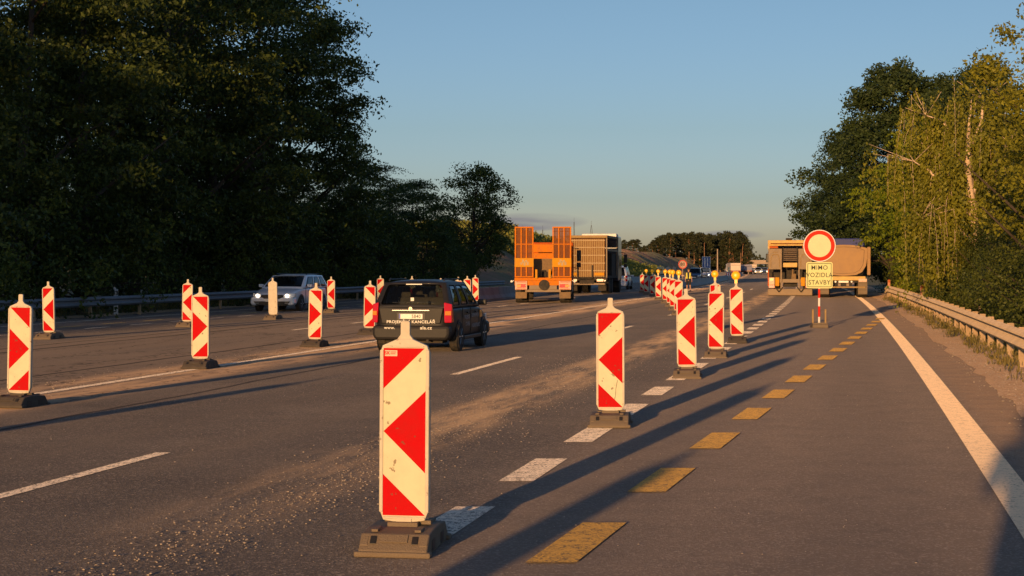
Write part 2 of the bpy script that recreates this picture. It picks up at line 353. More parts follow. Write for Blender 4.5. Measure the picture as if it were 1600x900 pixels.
M = dict(
    asphalt=road_mat(),
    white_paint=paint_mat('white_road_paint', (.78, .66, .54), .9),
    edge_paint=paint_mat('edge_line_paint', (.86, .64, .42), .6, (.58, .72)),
    orange_paint=paint_mat('orange_road_paint', (.52, .31, .075), .85, (.50, .70)),
    yellow_paint=paint_mat('yellow_road_paint', (.60, .46, .16), .8, (.50, .70)),
    gravel=soil_mat('shoulder_gravel', (.56, .35, .19), (.40, .25, .14), bumpd=.012, sc=2.0, stone=38),
    terrain=soil_mat('grassy_ground', (.085, .085, .035), (.13, .10, .055), (.05, .065, .02), bumpd=.15, sc=.8),
    bare=soil_mat('bare_brown_earth', (.40, .22, .12), (.26, .15, .085), (.20, .18, .07), bumpd=.5, sc=.25),
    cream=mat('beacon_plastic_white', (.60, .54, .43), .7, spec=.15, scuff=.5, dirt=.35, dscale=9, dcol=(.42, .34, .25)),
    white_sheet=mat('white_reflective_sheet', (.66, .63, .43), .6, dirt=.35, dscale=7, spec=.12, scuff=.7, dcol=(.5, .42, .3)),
    red_sheet=mat('red_reflective_sheet', (.53, .004, .007), .6, dirt=.4, dscale=7, spec=.04, scuff=.6, dcol=(.36, .02, .015)),
    rubber_base=mat('grey_brown_recycled_plastic', (.18, .135, .09), .8, dirt=.6, dscale=11, bump=.5, dcol=(.20, .155, .11)),
    dark_base=mat('dark_recycled_plastic', (.08, .064, .05), .8, dirt=.5, dscale=11, bump=.5, dcol=(.12, .095, .07)),
    lamp_yellow=mat('amber_lens', (.90, .46, .010), .35, dirt=.1, spec=.5, emit=.15),
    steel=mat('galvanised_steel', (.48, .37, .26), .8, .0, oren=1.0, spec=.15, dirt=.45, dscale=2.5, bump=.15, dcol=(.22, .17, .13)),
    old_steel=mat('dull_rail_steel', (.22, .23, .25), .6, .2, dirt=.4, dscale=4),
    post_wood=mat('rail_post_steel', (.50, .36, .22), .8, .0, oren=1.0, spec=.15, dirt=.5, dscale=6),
    orange_post=mat('orange_marker_plastic', (.62, .27, .14), .6, dirt=.3, dscale=8),
    white_plastic=mat('white_plastic', (.75, .74, .72), .5, dirt=.2),
    black_plastic=mat('black_plastic', (.018, .018, .019), .5, dirt=.3, dscale=6, dcol=(.07, .06, .05)),
    rubber=mat('tyre_rubber', (.022, .021, .020), .85, dirt=.7, dscale=9, dcol=(.11, .085, .06)),
    rim=mat('wheel_rim_metal', (.45, .45, .46), .35, .8, dirt=.5, dscale=9),
    dark_paint=mat('anthracite_car_paint', (.017, .017, .020), .5, .0, dirt=.5, dscale=2.2, spec=.22, dcol=(.034, .028, .024), coat=.12),
    bumper_dark=mat('dark_bumper_plastic', (.014, .013, .014), .6, dirt=.4, dcol=(.035, .03, .025)),
    white_car=mat('silver_white_car_paint', (.80, .81, .84), .3, .0, dirt=.15, coat=.6),
    blue_car=mat('blue_car_paint', (.03, .06, .14), .3, .2, dirt=.2, coat=.6),
    silver_car=mat('pale_silver_car_paint', (.50, .50, .50), .3, .4, dirt=.2, coat=.6),
    glass=glassy('car_glass', (.80, .82, .80), .32),
    side_glass=glassy('side_window_glass', (.35, .38, .40), .85),
    windscreen=glassy('windscreen_glass', (.60, .65, .66), .45),
    seat=mat('grey_seat_fabric', (.30, .27, .23), .85, dirt=.2),
    red_lens=mat('red_lamp_lens', (.55, .008, .015), .18, dirt=.1, spec=.7, emit=.06),
    orange_lens=mat('orange_lamp_lens', (.8, .28, .02), .2, dirt=.1, spec=.7),
    clear_lens=mat('clear_lamp_lens', (.78, .76, .72), .15, dirt=.1, spec=.8),
    head_on=mat('lit_headlight', (1, .82, .62), .2, dirt=0, emit=9.0),
    decal=mat('white_lettering_film', (.80, .76, .68), .5, dirt=.1),
    decal_grey=mat('grey_lettering_film', (.34, .34, .36), .5, dirt=.3, dscale=9),
    plate=mat('number_plate', (.80, .77, .70), .4, dirt=.15),
    eu_blue=mat('number_plate_blue', (.02, .05, .35), .4, dirt=.1),
    chrome=mat('chrome', (.7, .68, .65), .15, 1.0, dirt=.2),
    truck_orange=mat('orange_truck_paint', (.66, .19, .004), .6, spec=.12, dirt=.6, dscale=3.5, dcol=(.34, .13, .04)),
    truck_amber=mat('amber_truck_paint', (.62, .28, .006), .6, spec=.12, dirt=.5, dscale=4, dcol=(.5, .22, .05)),
    truck_red=mat('red_orange_truck_paint', (.52, .10, .008), .6, spec=.12, dirt=.5, dscale=4),
    rust=mat('weathered_ramp_boards', (.20, .062, .012), .8, dirt=.8, dscale=6, dcol=(.13, .05, .025)),
    truck_yellow=mat('yellow_truck_paint', (.60, .37, .075), .5, dirt=.6, dscale=4, dcol=(.33, .22, .10)),
    truck_grey=mat('dusty_grey_truck_metal', (.27, .19, .115), .6, dirt=.6, dscale=4, dcol=(.17, .13, .10)),
    tan_body=mat('dusty_tan_tipper_steel', (.36, .205, .08), .6, dirt=.6, dscale=2.5, dcol=(.25, .15, .085)),
    tarp_blue=mat('blue_tarpaulin', (.022, .035, .19), .6, dirt=.4, dscale=3),
    board=mat('pale_timber_boards', (.36, .235, .09), .7, dirt=.7, dscale=5, dcol=(.27, .17, .085)),
    board_light=mat('pale_steel_battens', (.48, .34, .18), .6, dirt=.5),
    cab_blue=mat('dark_blue_cab_paint', (.045, .055, .09), .3, .1, dirt=.4, coat=.4),
    chassis=mat('dirty_black_chassis', (.03, .026, .022), .8, dirt=.6, dscale=5, dcol=(.10, .07, .045)),
    mud=mat('muddy_flap', (.24, .15, .07), .8, dirt=.7, dscale=8),
    hazard=mat('pale_pink_lamp_panel', (.58, .36, .26), .4, dirt=.4, dscale=9),
    concrete=mat('barrier_concrete', (.38, .37, .35), .85, dirt=.6, dscale=1.2, bump=.3),
    bridge=mat('bridge_concrete', (.42, .31, .22), .85, dirt=.4, dscale=.3),
    sign_yellow=mat('fluorescent_yellow_sheet', (.70, .70, .33), .6, dirt=.12, dscale=10, spec=.12),
    sign_red=mat('sign_red_sheet', (.68, .03, .012), .6, dirt=.1, spec=.1),
    sign_cream=mat('sign_white_sheet', (.72, .68, .42), .6, dirt=.12, dscale=4, spec=.12),
    sign_black=mat('sign_black_lettering', (.035, .035, .02), .6, dirt=.1),
    sign_blue=mat('sign_blue_sheet', (.015, .07, .28), .4, dirt=.15, spec=.5),
    sign_back=mat('grey_sign_back', (.35, .34, .33), .5, .3, dirt=.3),
    lorry_box=mat('cream_lorry_box', (.66, .52, .40), .5, dirt=.2, dscale=.8),
    lorry_blue=mat('greyish_blue_tarpaulin', (.22, .21, .28), .6, dirt=.2, dscale=.8),
    bark=mat('dark_bark', (.07, .052, .038), .9, dirt=.5, dscale=7, bump=.8),
    birch=mat('pale_birch_bark', (.66, .50, .36), .8, dirt=.55, dscale=3.5, bump=.5, dcol=(.16, .10, .06)),
    pine_bark=mat('orange_pine_bark', (.34, .17, .09), .9, dirt=.5, dscale=2),
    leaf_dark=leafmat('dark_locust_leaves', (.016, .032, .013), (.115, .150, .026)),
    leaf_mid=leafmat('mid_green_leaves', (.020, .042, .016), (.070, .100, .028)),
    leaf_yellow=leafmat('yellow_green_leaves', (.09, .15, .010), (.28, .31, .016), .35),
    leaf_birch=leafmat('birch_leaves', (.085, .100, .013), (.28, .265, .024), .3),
    leaf_bush=leafmat('bush_leaves', (.026, .048, .012), (.125, .140, .022)),
    leaf_pine=leafmat('pine_needles', (.022, .032, .014), (.062, .062, .024), .15),
    leaf_slope=leafmat('embankment_scrub_leaves', (.13, .17, .028), (.32, .30, .07)),
    grass=leafmat('grass_blades', (.10, .10, .02), (.34, .25, .08)),
    leather=mat('dark_clothing', (.03, .035, .05), .9, dirt=.2),
    denim=mat('dark_trousers', (.025, .025, .03), .9, dirt=.2),
    skin=mat('skin', (.55, .30, .20), .6, dirt=.1),
    vest=mat('hi_vis_yellow_cloth', (.65, .62, .12), .7, dirt=.2),
    hair=mat('brown_hair', (.05, .03, .02), .8, dirt=.2),
)

# ------------------------------------------------------------------ the ground and the road
def strip(name, o0, o1, y0, y1, z, m, dy=4.0, no=1, kind='structure', jag=0.0):
    ys = [y0]
    while ys[-1] < y1: ys.append(min(y1, ys[-1] + max(dy, ys[-1] * .04)))
    v, f, uvs = [], [], []
    rr = random.Random(hash(name) % 1000)
    for y in ys:
        for k in range(no + 1):
            o = o0 + (o1 - o0) * k / no
            if jag and k in (0, no): o += rr.uniform(-jag, jag)
            v.append((xe(y) + o, y, z)); uvs.append((o, y))
    for i in range(len(ys) - 1):
        for k in range(no):
            a = i * (no + 1) + k; f.append((a, a + 1, a + no + 2, a + no + 1))
    me = bpy.data.meshes.new(name); me.from_pydata(v, [], f); me.materials.append(m)
    u = me.uv_layers.new(name='road')
    for lp in me.loops: u.data[lp.index].uv = uvs[lp.vertex_index]
    o = link(bpy.data.objects.new(name, me)); o['kind'] = kind; return o

def H(o, y):
    n = math.sin(y * .061 + o * .13) * .35 + math.sin(y * .023 - o * .07) * .5 + math.sin(y * .17 + o * .31) * .12
    if o < -26:
        n += (.45 * math.sin(y * .33 + o * .21) + .22 * math.sin(y * .8 - o * .5)) * sstep((y - 120) / 40) * sstep((900 - y) / 200)
        a = sstep((y - 138) / 36) * 5.4
        if y > 600: a *= 1 - .35 * sstep((y - 600) / 500)
        s = sstep((-26.2 - o) / 13.5)
        return -.05 + s * a + min(1, (-26 - o) / 10) * (n * (.3 + .5 * s)) + (sstep((-40 - o) / 160) * sstep((y - 200) / 300)) * 3.0
    if o > 1.0:
        t = min(1, (o - 1.0) / 6)
        return -.02 - .35 * t + n * .25 * t
    return -.05
def terrain():
    os_ = [-2500, -1500, -900, -500, -300, -200, -140, -100, -80, -66, -56, -50, -46, -43] + [-40 + .9 * i for i in range(17)] + [-25.0, -20, -10, 0, .7, 1.0, 1.6, 2.5, 4, 6, 9, 14, 20, 30, 50, 90, 160, 300, 600, 1200, 2500]
    ys = [-120, -80, -50, -30, -15, 0, 10, 20, 30, 40]
    while ys[-1] < 8000: ys.append(ys[-1] + (5 if ys[-1] < 120 else 2.5 if ys[-1] < 420 else 5 if ys[-1] < 800 else ys[-1] * .035))
    v, f, mi = [], [], []
    for y in ys:
        for o in os_:
            v.append((xe(y) + o, y, H(o, y)))
    n = len(os_)
    for i in range(len(ys) - 1):
        for k in range(n - 1):
            a = i * n + k; f.append((a, a + 1, a + n + 1, a + n))
            oc, yc = os_[k], ys[i]
            mi.append(1 if (oc < -26 and yc > 120 and (oc > -36 or yc > 300) and yc < 1200) else 0)
    me = bpy.data.meshes.new('ground'); me.from_pydata(v, [], f); me.materials.append(M['terrain']); me.materials.append(M['bare'])
    me.polygons.foreach_set('material_index', mi); me.polygons.foreach_set('use_smooth', [True] * len(f))
    o = link(bpy.data.objects.new('ground', me)); o['kind'] = 'structure'
terrain()
strip('road', -25.4, .85, -40, 2600, 0.0, M['asphalt'], no=6, jag=.03)
strip('gravel_shoulder', .75, 2.6, -20, 400, .006, M['gravel'], dy=.6, jag=.10)
strip('gravel_verge', -26.6, -25.3, -20, 130, .004, M['gravel'], dy=2, jag=.10)

def marks(name, lines, m, z=.0045):
    v, f = [], []
    for (o, w, y0, y1) in lines:            # sheet lying along the road
        ys = [y0]
        while ys[-1] < y1: ys.append(min(y1, ys[-1] + max(3., ys[-1] * .05)))
        for i, y in enumerate(ys):
            oo = o(y) if callable(o) else o
            v += [(xe(y) + oo - w / 2, y, z), (xe(y) + oo + w / 2, y, z)]
            if i: b = len(v); f.append((b - 4, b - 3, b - 1, b - 2))
    me = bpy.data.meshes.new(name); me.from_pydata(v, [], f); me.materials.append(m)
    o = link(bpy.data.objects.new(name, me)); o['kind'] = 'structure'
L1 = []
y = 11.1 - 3 * 4
while y < 150: L1.append((-3.6, .26, y - .78, y + .78)); y += 2.95
for y0, y1 in ((9.0, 15.1), (26.2, 31.4), (42.4, 48.3), (59, 65), (76, 82), (93, 99), (111, 117), (129, 135)): L1.append((-6.98, .13, y0, y1))
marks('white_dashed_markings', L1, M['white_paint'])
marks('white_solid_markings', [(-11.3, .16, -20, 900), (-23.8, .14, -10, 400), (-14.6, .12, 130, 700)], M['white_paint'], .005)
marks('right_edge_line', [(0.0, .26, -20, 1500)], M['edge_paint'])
def oline(y): return (.384 + .2453 * (y - 10.16)) - xe(y)
L2 = []; y = 10.2 - 3 * 3.0
while y < 57: L2.append((oline, .27, y - .74, y + .74)); y += 2.99
marks('orange_dashed_markings', L2, M['orange_paint'], .0085)
L3, L4 = [], []; y = 38.0
while y < 84: L3.append((-20.9, .12, y - .75, y + .75)); L4.append((-22.0, .12, y + .1, y + 1.6)); y += 2.95
y = 45
while y < 150: L3.append((-15.2, .12, y, y + 2.2)); y += 5.5
marks('narrow_white_dashes', L3, M['white_paint']); marks('narrow_yellow_dashes', L4, M['yellow_paint'])

# ------------------------------------------------------------------ leaves (numpy)
def leaf_mesh(name, C, size, m, aspect=.55, updir=None, seed=0, flat=0.0):
    g = np.random.default_rng(seed); n = len(C)
    a = g.normal(size=(n, 3)); 
    if updir is not None: a = a * .35 + np.array(updir)
    a /= np.linalg.norm(a, axis=1)[:, None]
    b = g.normal(size=(n, 3)); b -= (b * a).sum(1)[:, None] * a
    if flat: b[:, 2] *= (1 - flat)
    b /= np.linalg.norm(b, axis=1)[:, None]
    s = size * g.uniform(.6, 1.3, size=(n, 1))
    V = np.empty((n, 4, 3)); V[:, 0] = C - a * s * .5; V[:, 1] = C + b * s * aspect * .5; V[:, 2] = C + a * s * .5; V[:, 3] = C - b * s * aspect * .5
    me = bpy.data.meshes.new(name); me.vertices.add(4 * n); me.vertices.foreach_set('co', V.reshape(-1))
    me.loops.add(4 * n); me.loops.foreach_set('vertex_index', np.arange(4 * n, dtype=np.int32))
    me.polygons.add(n); me.polygons.foreach_set('loop_start', np.arange(0, 4 * n, 4, dtype=np.int32))
    me.polygons.foreach_set('loop_total', np.full(n, 4, dtype=np.int32))
    me.update(); me.validate(); me.materials.append(m)
    return me
def leaf_obj(name, C, size, m, parent=None, **k): return link(bpy.data.objects.new(name, leaf_mesh(name, C, size, m, **k)), parent)

def crown_points(g, h, r, z0, n_cl, shape='round'):
    """clump centres for a crown of height z0..h and radius r, uneven outline"""
    pts = []
    lob = g.uniform(0, 6.28, 4)
    while len(pts) < n_cl:
        t = g.uniform(0, 1); z = z0 + (h - z0) * t
        if shape == 'round': rr = r * math.sqrt(max(0.02, 1 - (2 * t - .85) ** 2 / 1.35))
        elif shape == 'tall': rr = r * min(1, (1 - t) * 2.4 + .12) * (.6 + .4 * min(1, t * 3))
        else: rr = r * math.sqrt(max(.02, 1 - t * t))
        ang = g.uniform(0, 2 * math.pi)
        rr *= 1 + .22 * math.sin(ang * 2 + lob[0] + t * 4) + .16 * math.sin(ang * 5 + lob[1] + t * 9)
        q = g.uniform(.35, 1.0) ** .6
        pts.append((math.cos(ang) * rr * q, math.sin(ang) * rr * q, z + g.normal() * .25))
    return np.array(pts)
def tree_proto(kind, h, r, z0, seed, leafm, barkm, n_cl, per, lsize, crad=.9, flatten=.5, trunk_r=.22, n_limb=14, shape='round', name='deciduous_tree', sprays=False, stems=1):
    g = np.random.default_rng(seed); root = empty(name, (0, 0, 0))
    cp = crown_points(g, h, r, z0, n_cl, shape)
    tb = MB()
    for s in range(stems):
        lean = Vector((g.normal() * .05 * h * (1 if stems == 1 else 2), g.normal() * .04 * h, 0))
        tp = [Vector((g.normal() * .15 * (s > 0), g.normal() * .15 * (s > 0), -.4))]
        for k in range(1, 7):
            t = k / 6; tp.append(Vector((lean.x * t * t + g.normal() * .08, lean.y * t * t + g.normal() * .08, h * .85 * t)))
        rs = [trunk_r * (1 - .88 * (k / 6)) + .015 for k in range(7)]; rs[0] *= 1.25
        tb.path(tp, rs, 9)
        sel = g.choice(len(cp), min(n_limb, len(cp)), replace=False)
        for i in sel:
            c = Vector(cp[i]); zb = max(h * .12, c.z - (Vector((c.x, c.y, 0)).length) * .75 - .5); t = min(.95, zb / (h * .85)); k = min(5, int(t * 6)); u = t * 6 - k
            b0 = tp[k].lerp(tp[k + 1], u); mid = b0.lerp(c, .5) + Vector((g.normal() * .2, g.normal() * .2, .25)); r0 = (trunk_r * (1 - .88 * t)) * .5 + .012
            tb.path([b0, mid, c], [r0, r0 * .6, .014], 6)
    tb.build('trunk', barkm, root, smooth=True)
    C = []
    for c in cp:
        k = int(per * g.uniform(.6, 1.35)); cr = crad * g.uniform(.7, 1.25)
        if sprays:
            ns = max(3, k // 12)
            for _ in range(ns):
                a = g.uniform(0, 6.28); base = c + g.normal(size=3) * np.array([.3, .3, .12]) * cr
                L_ = cr * g.uniform(.6, 1.15); d = np.array([math.cos(a), math.sin(a), g.uniform(-.25, .2)])
                t = np.linspace(.1, 1, 12)[:, None]; side = np.array([-d[1], d[0], 0]) 
                p = base + d * t * L_ + np.array([0, 0, -.28]) * (t ** 2) * L_ + side * (g.choice([-1, 1], size=(12, 1)) * lsize * .5) + g.normal(size=(12, 3)) * .03
                C.append(p)
        else:
            p = g.normal(size=(k, 3)); p /= np.linalg.norm(p, axis=1)[:, None]; p *= (g.uniform(0, 1, size=(k, 1)) ** .5) * cr; p[:, 2] *= flatten
            C.append(c + p)
    C = np.concatenate(C)
    leaf_obj('crown', C, lsize, leafm, root, seed=seed, flat=.12)
    root['h'] = h
    return root
def place_tree(proto, used, x, y, h, label, cat='tree', group=None, rz=None, z=0.0, wide=1.0):
    o = copy_tree(proto) if used.get(proto.name) else proto
    used[proto.name] = True
    s = h / proto['h']; o.location = (x, y, z); o.rotation_euler = (0, 0, rng.uniform(0, 6.28) if rz is None else rz); o.scale = (s * wide, s * wide, s)
    for q in ('label', 'category', 'group', 'kind'):
        if q in o: del o[q]
    tag(o, label, cat, group); return o
USED = {}
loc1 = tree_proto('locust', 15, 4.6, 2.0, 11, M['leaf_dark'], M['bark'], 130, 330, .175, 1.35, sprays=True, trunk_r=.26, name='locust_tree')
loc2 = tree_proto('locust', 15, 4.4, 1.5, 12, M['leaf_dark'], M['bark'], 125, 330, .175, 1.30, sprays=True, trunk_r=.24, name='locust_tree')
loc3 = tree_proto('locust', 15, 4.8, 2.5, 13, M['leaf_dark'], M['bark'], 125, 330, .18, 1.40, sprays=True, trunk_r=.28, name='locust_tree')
bus1 = tree_proto('bush', 4.5, 2.8, .1, 21, M['leaf_dark'], M['bark'], 85, 130, .15, .7, .8, .07, 10, 'dome', name='bush', stems=2)
bus2 = tree_proto('bush', 4.5, 2.8, .1, 22, M['leaf_dark'], M['bark'], 85, 130, .15, .7, .8, .07, 10, 'dome', name='bush', stems=3)

locs = [loc1, loc2, loc3]
belt_words = ['tall dark locust tree at the left edge of the photo',
 'tall dark locust tree behind the leftmost striped beacons', 'dark locust tree standing above the short white marker post',
 'broad locust tree behind the two overlapping beacons left of centre', 'tall locust tree with gold-lit top left of the oncoming estate car',
 'tall locust tree right above the oncoming silver white estate car', 'locust with feathery top sprays touching the sky, second to last of the tall row',
 'last tall locust of the left row, layered branches reaching right into the sky']
for i, (yy, hh, oo) in enumerate([(55, 15, -30), (61.5, 15.5, -29.6), (68, 16, -30.2), (75, 16.5, -29.5), (82, 17, -30), (88, 17, -29.6), (93, 16, -30.6), (98, 13.8, -31.0)]):
    place_tree(locs[i % 3], USED, xe(yy) + oo, yy, hh, belt_words[i], group='tall locust trees along the left verge')
back_words = ['locust crown filling in behind the far left trees', 'locust of the second rank behind the white marker post', 'second rank locust seen between the tall crowns above the left rail',
 'second rank locust showing through gaps left of the oncoming car', 'second rank locust behind the oncoming car', 'second rank locust behind the last tall trees', 'lower locust at the back of the belt just left of the small round tree']
for i, (yy, hh, oo) in enumerate([(64, 15, -37), (72, 15.5, -36), (80, 16, -37), (88, 16, -36), (97, 14.5, -37.5), (106, 10.5, -36), (119, 7.8, -34)]):
    place_tree(locs[(i + 1) % 3], USED, xe(yy) + oo, yy, hh, back_words[i], group='second rank of locust trees')
# trees behind the camera to the left, whose long shadow covers the far carriageway
occ = [(-34.0, -24, 9.6), (-37.6, -26, 12.0), (-40.0, -25, 16), (-44.5, -26, 19), (-49.5, -24, 20.5), (-55.5, -27, 16.5), (-61, -24, 16), (-67.5, -26, 16), (-74, -25, 17),
       (-38.5, -33, 12), (-42.5, -34, 17), (-47.5, -33, 21), (-53, -34, 17.5), (-59, -33, 17), (-65, -34, 17), (-71, -33, 17)]
for i, (x_, y_, h_) in enumerate(occ):
    place_tree(locs[i % 3], USED, x_, y_, h_, 'roadside locust tree standing behind the viewpoint to the left', group='trees behind the viewpoint', wide=.72 if i < 2 else .9)
place_tree(bus1, USED, -31.5, -22, 6.0, 'dense shrub standing behind the viewpoint at the left', 'bush', group='shrubs behind the viewpoint')
for x_, h_ in ((-36, 7), (-41, 8), (-46, 8), (-52, 8), (-59, 8), (-66, 8)):
    place_tree(bus2, USED, x_, -21, h_, 'dense shrub standing behind the viewpoint at the left', 'bush', group='shrubs behind the viewpoint')
for i, (yy, hh, oo) in enumerate([(-14, 14, -37), (-5, 14, -37), (4, 9, -33), (13, 8, -32.5), (22, 7.5, -32), (31, 7, -31.5), (40, 8, -32), (47, 9, -32.5)]):
    place_tree(locs[i % 3], USED, xe(yy) + oo, yy, hh, 'locust tree along the left verge outside the left edge of the photo', group='trees left of the photo edge')
# undergrowth behind the left rail
ub = ['at the left edge of the photo', 'behind the leftmost beacon', 'between the first two beacons', 'behind the tall beacon near the left edge', 'left of the short white marker post', 'right of the short white marker post',
      'behind the pair of overlapping beacons', 'right of the overlapping beacons', 'left of the oncoming estate car', 'behind the oncoming estate car', 'right of the oncoming estate car', 'left of the dark estate car roof',
      'above the dark estate car roof', 'right behind the dark estate car roof', 'left of the small round tree', 'under the small round tree']
for i, u in enumerate(ub):
    yy = 52 + i * 5.2
    place_tree((bus1, bus2)[i % 2], USED, xe(yy) - 27.6 - rng.uniform(0, 1.0), yy, rng.uniform(3.2, 5.2) if i < 13 else rng.uniform(2.4, 3.4), 'dark bush behind the left rail ' + u, 'bush', 'dark bushes behind the left rail')
for i, (yy, hh, oo, w) in enumerate([(108, 8.4, -30.4, 'lower locust just right of the tall row'), (115, 7.4, -29.6, 'small locust between the tall row and the small round tree'), (122, 7.4, -29.8, 'small dark tree leaning against the round tree from the left'), ]):
    place_tree(locs[i], USED, xe(yy) + oo, yy, hh, w, group='low trees at the end of the left row', wide=1.25)
rt = tree_proto('round', 8.6, 3.2, 1.9, 31, M['leaf_dark'], M['bark'], 120, 150, .19, .80, .75, .13, 26, 'round', name='deciduous_tree', stems=2)
place_tree(rt, USED, X(738, 133), 133, 8.8, 'small round-crowned dark tree left of the orange truck, sky showing through it', wide=1.02, rz=1.0)

# ------------------------------------------------------------------ right-hand trees
dk1 = tree_proto('oak', 15, 4.6, 1.5, 41, M['leaf_mid'], M['bark'], 230, 190, .24, .95, .7, .26, 24, 'round', name='deciduous_tree')
dk2 = tree_proto('oak', 15, 4.3, 1.2, 42, M['leaf_mid'], M['bark'], 220, 190, .24, .95, .7, .24, 24, 'round', name='deciduous_tree')
for p_, y_, h_, w_, t_ in ((1392, 112, 14.0, 1.05, 'tallest dark green tree on the right, rising above the tipper truck'), (1342, 126, 11.6, 1.05, 'dark green tree behind the blue tarpaulin of the tipper'),
        (1305, 138, 8.4, 1.15, 'low dark tree behind the round red-rimmed sign, leaning left'), (1462, 112, 13.2, 1.0, 'dark green tree whose crown shows behind the weeping birch'),
        (1412, 116, 8.0, 1.1, 'lower dark tree close to the right flank of the tipper truck'), (1540, 105, 13.2, 1.0, 'dark tree hidden deep behind the birch at the right edge')):
    place_tree(dk1 if t_[0] != 'l' else dk2, USED, X(p_, y_), y_, h_, t_, group='dark trees on the right', wide=w_)
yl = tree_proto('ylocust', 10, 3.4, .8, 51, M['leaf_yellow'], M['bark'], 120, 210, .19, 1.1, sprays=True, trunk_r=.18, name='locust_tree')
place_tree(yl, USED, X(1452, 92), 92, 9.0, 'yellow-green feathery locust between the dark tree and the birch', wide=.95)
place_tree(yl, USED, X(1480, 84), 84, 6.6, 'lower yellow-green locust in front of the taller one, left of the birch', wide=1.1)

def birch(seed, h, r):
    g = np.random.default_rng(seed); root = empty('weeping_birch', (0, 0, 0)); tb = MB()
    tr = [Vector((0, 0, -.3)), Vector((-.05, 0, h * .2)), Vector((-.22, 0, h * .42)), Vector((-.42, .1, h * .62)), Vector((-.40, .1, h * .78)), Vector((-.3, .1, h * .93))]
    tb.path(tr, [.20, .165, .14, .11, .07, .02], 10)
    limbs = [[(-.22, 0, .42), (-1.1, -.3, .50), (-2.0, -.5, .62), (-2.6, -.6, .66)], [(-.42, .1, .62), (-.95, .1, .74), (-1.4, 0, .84), (-2.0, 0, .86)], [(-.4, .1, .72), (-.05, -.2, .82), (.05, -.2, .93)],
             [(-.1, 0, .28), (.5, -.4, .42), (.95, -.5, .55), (1.35, -.6, .68)], [(.5, -.4, .42), (.45, -.5, .58), (.5, -.4, .72)], [(-.1, 0, .30), (-.8, -.5, .36), (-1.6, -.8, .46), (-2.4, -.9, .42)],
             [(0, 0, .22), (1.1, .4, .36), (2.2, .6, .52), (2.9, .7, .66)], [(-.3, 0, .5), (.2, 1.2, .66), (.6, 1.9, .84)], [(-.3, 0, .5), (-1.2, 1.3, .62), (-1.9, 1.8, .78)]]
    hang = []
    for L_ in limbs:
        P = [Vector((a * r / 2.9, b * r / 2.9, c * h)) for a, b, c in L_]
        tb.path(P, [.085, .062, .042, .018][:len(P)], 7)
        for i in range(len(P) - 1):
            for _ in range(13): hang.append(P[i].lerp(P[i + 1], g.uniform(0, 1)) + Vector((g.normal() * .35, g.normal() * .35, g.normal() * .12)))
        for _ in range(5):
            s = P[-1]; e = s + Vector((g.normal() * .6, g.normal() * .6, g.uniform(.2, .9))); tb.path([s, e], [.014, .006], 5); hang += [e, s.lerp(e, .5)]
    for i in range(3, 6):
        for _ in range(16): hang.append(tr[i] + Vector((g.normal() * .55, g.normal() * .5, g.uniform(-.5, .5))))
    for _ in range(190):
        a = g.uniform(0, 6.28); q = r * g.uniform(.3, 1) ** .5; t = g.uniform(.35, 1); 
        hang.append(Vector((math.cos(a) * q * (1.12 - t * .55), math.sin(a) * q * (1.1 - t * .5), h * t * (1 - .10 * (q / r)))))
    C = []
    for p in hang:
        if p.y < .25 and abs(p.x - (-.045 * (p.z))) < .45 and g.uniform() < .85: continue
        for _ in range(2):
            L_ = min(g.uniform(.9, 2.8), max(.4, p.z - .3)); n = int(L_ / .034); t = np.linspace(0, 1, n)[:, None]
            arc = np.array([g.normal() * .18, g.normal() * .18, 0]); b0 = np.array(p) + g.normal(size=3) * .12
            pts = b0 + arc * np.sqrt(t) + np.array([0, 0, -1.0]) * L_ * t + np.array([0, 0, .25]) * (t < .15) * 0 + g.normal(size=(n, 3)) * .045
            C.append(pts)
            if g.uniform() < .18: e = pts[-1]; tb.path([Vector(b0), Vector((b0 + e) / 2 + arc * .2), Vector(e)], [.008, .006, .003], 4)
    tb.build('trunk', M['birch'], root, smooth=True)
    leaf_obj('crown', np.concatenate(C), .105, M['leaf_birch'], root, aspect=.7, seed=seed, updir=(0, 0, -1.0))
    root['h'] = h; return root
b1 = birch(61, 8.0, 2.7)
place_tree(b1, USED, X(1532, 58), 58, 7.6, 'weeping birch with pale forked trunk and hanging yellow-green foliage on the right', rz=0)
place_tree(b1, USED, X(1618, 62), 62, 7.0, 'second weeping birch half outside the right edge of the photo', rz=1.9)
rb = tree_proto('bush', 4.5, 2.6, .05, 71, M['leaf_bush'], M['bark'], 110, 150, .11, .62, .85, .06, 14, 'dome', name='bush', stems=3)
rb2 = tree_proto('bush', 4.5, 2.6, .05, 72, M['leaf_bush'], M['bark'], 110, 150, .11, .62, .85, .06, 14, 'dome', name='bush', stems=3)
rw = [(1425, 97, 3.4, 'green bush just behind the far end of the right guardrail'), (1425, 76, 3.2, 'bush behind the orange marker post at the rail'), (1462, 66, 3.0, 'bush between the marker post and the birch trunk'),
      (1500, 55, 2.9, 'bush at the foot of the weeping birch, left side'), (1545, 46, 2.9, 'wide dense bush below the birch trunk behind the guardrail'), (1590, 40, 3.0, 'dense dark bush behind the guardrail near the right edge'),
      (1640, 36, 2.7, 'bush at the right edge of the photo behind the nearest rail'), (1495, 92, 4.4, 'tall bush deep behind the birch foliage'), (1575, 76, 4.6, 'tall bush filling in behind the birch on its right'), (1610, 56, 4.4, 'tall bush at the right edge above the guardrail bushes'),
      (1445, 100, 5.0, 'tall bush behind the yellow-green locust'), (1405, 112, 4.6, 'dark bush just right of the tipper truck')]
for i, (p_, y_, h_, t_) in enumerate(rw):
    x_ = max(X(p_, y_), xe(y_) + 1.5 + .62 * h_ + .15)
    place_tree((rb, rb2)[i % 2], USED, x_, y_, h_, t_, 'bush', 'bushes behind the right guardrail', z=-.25)
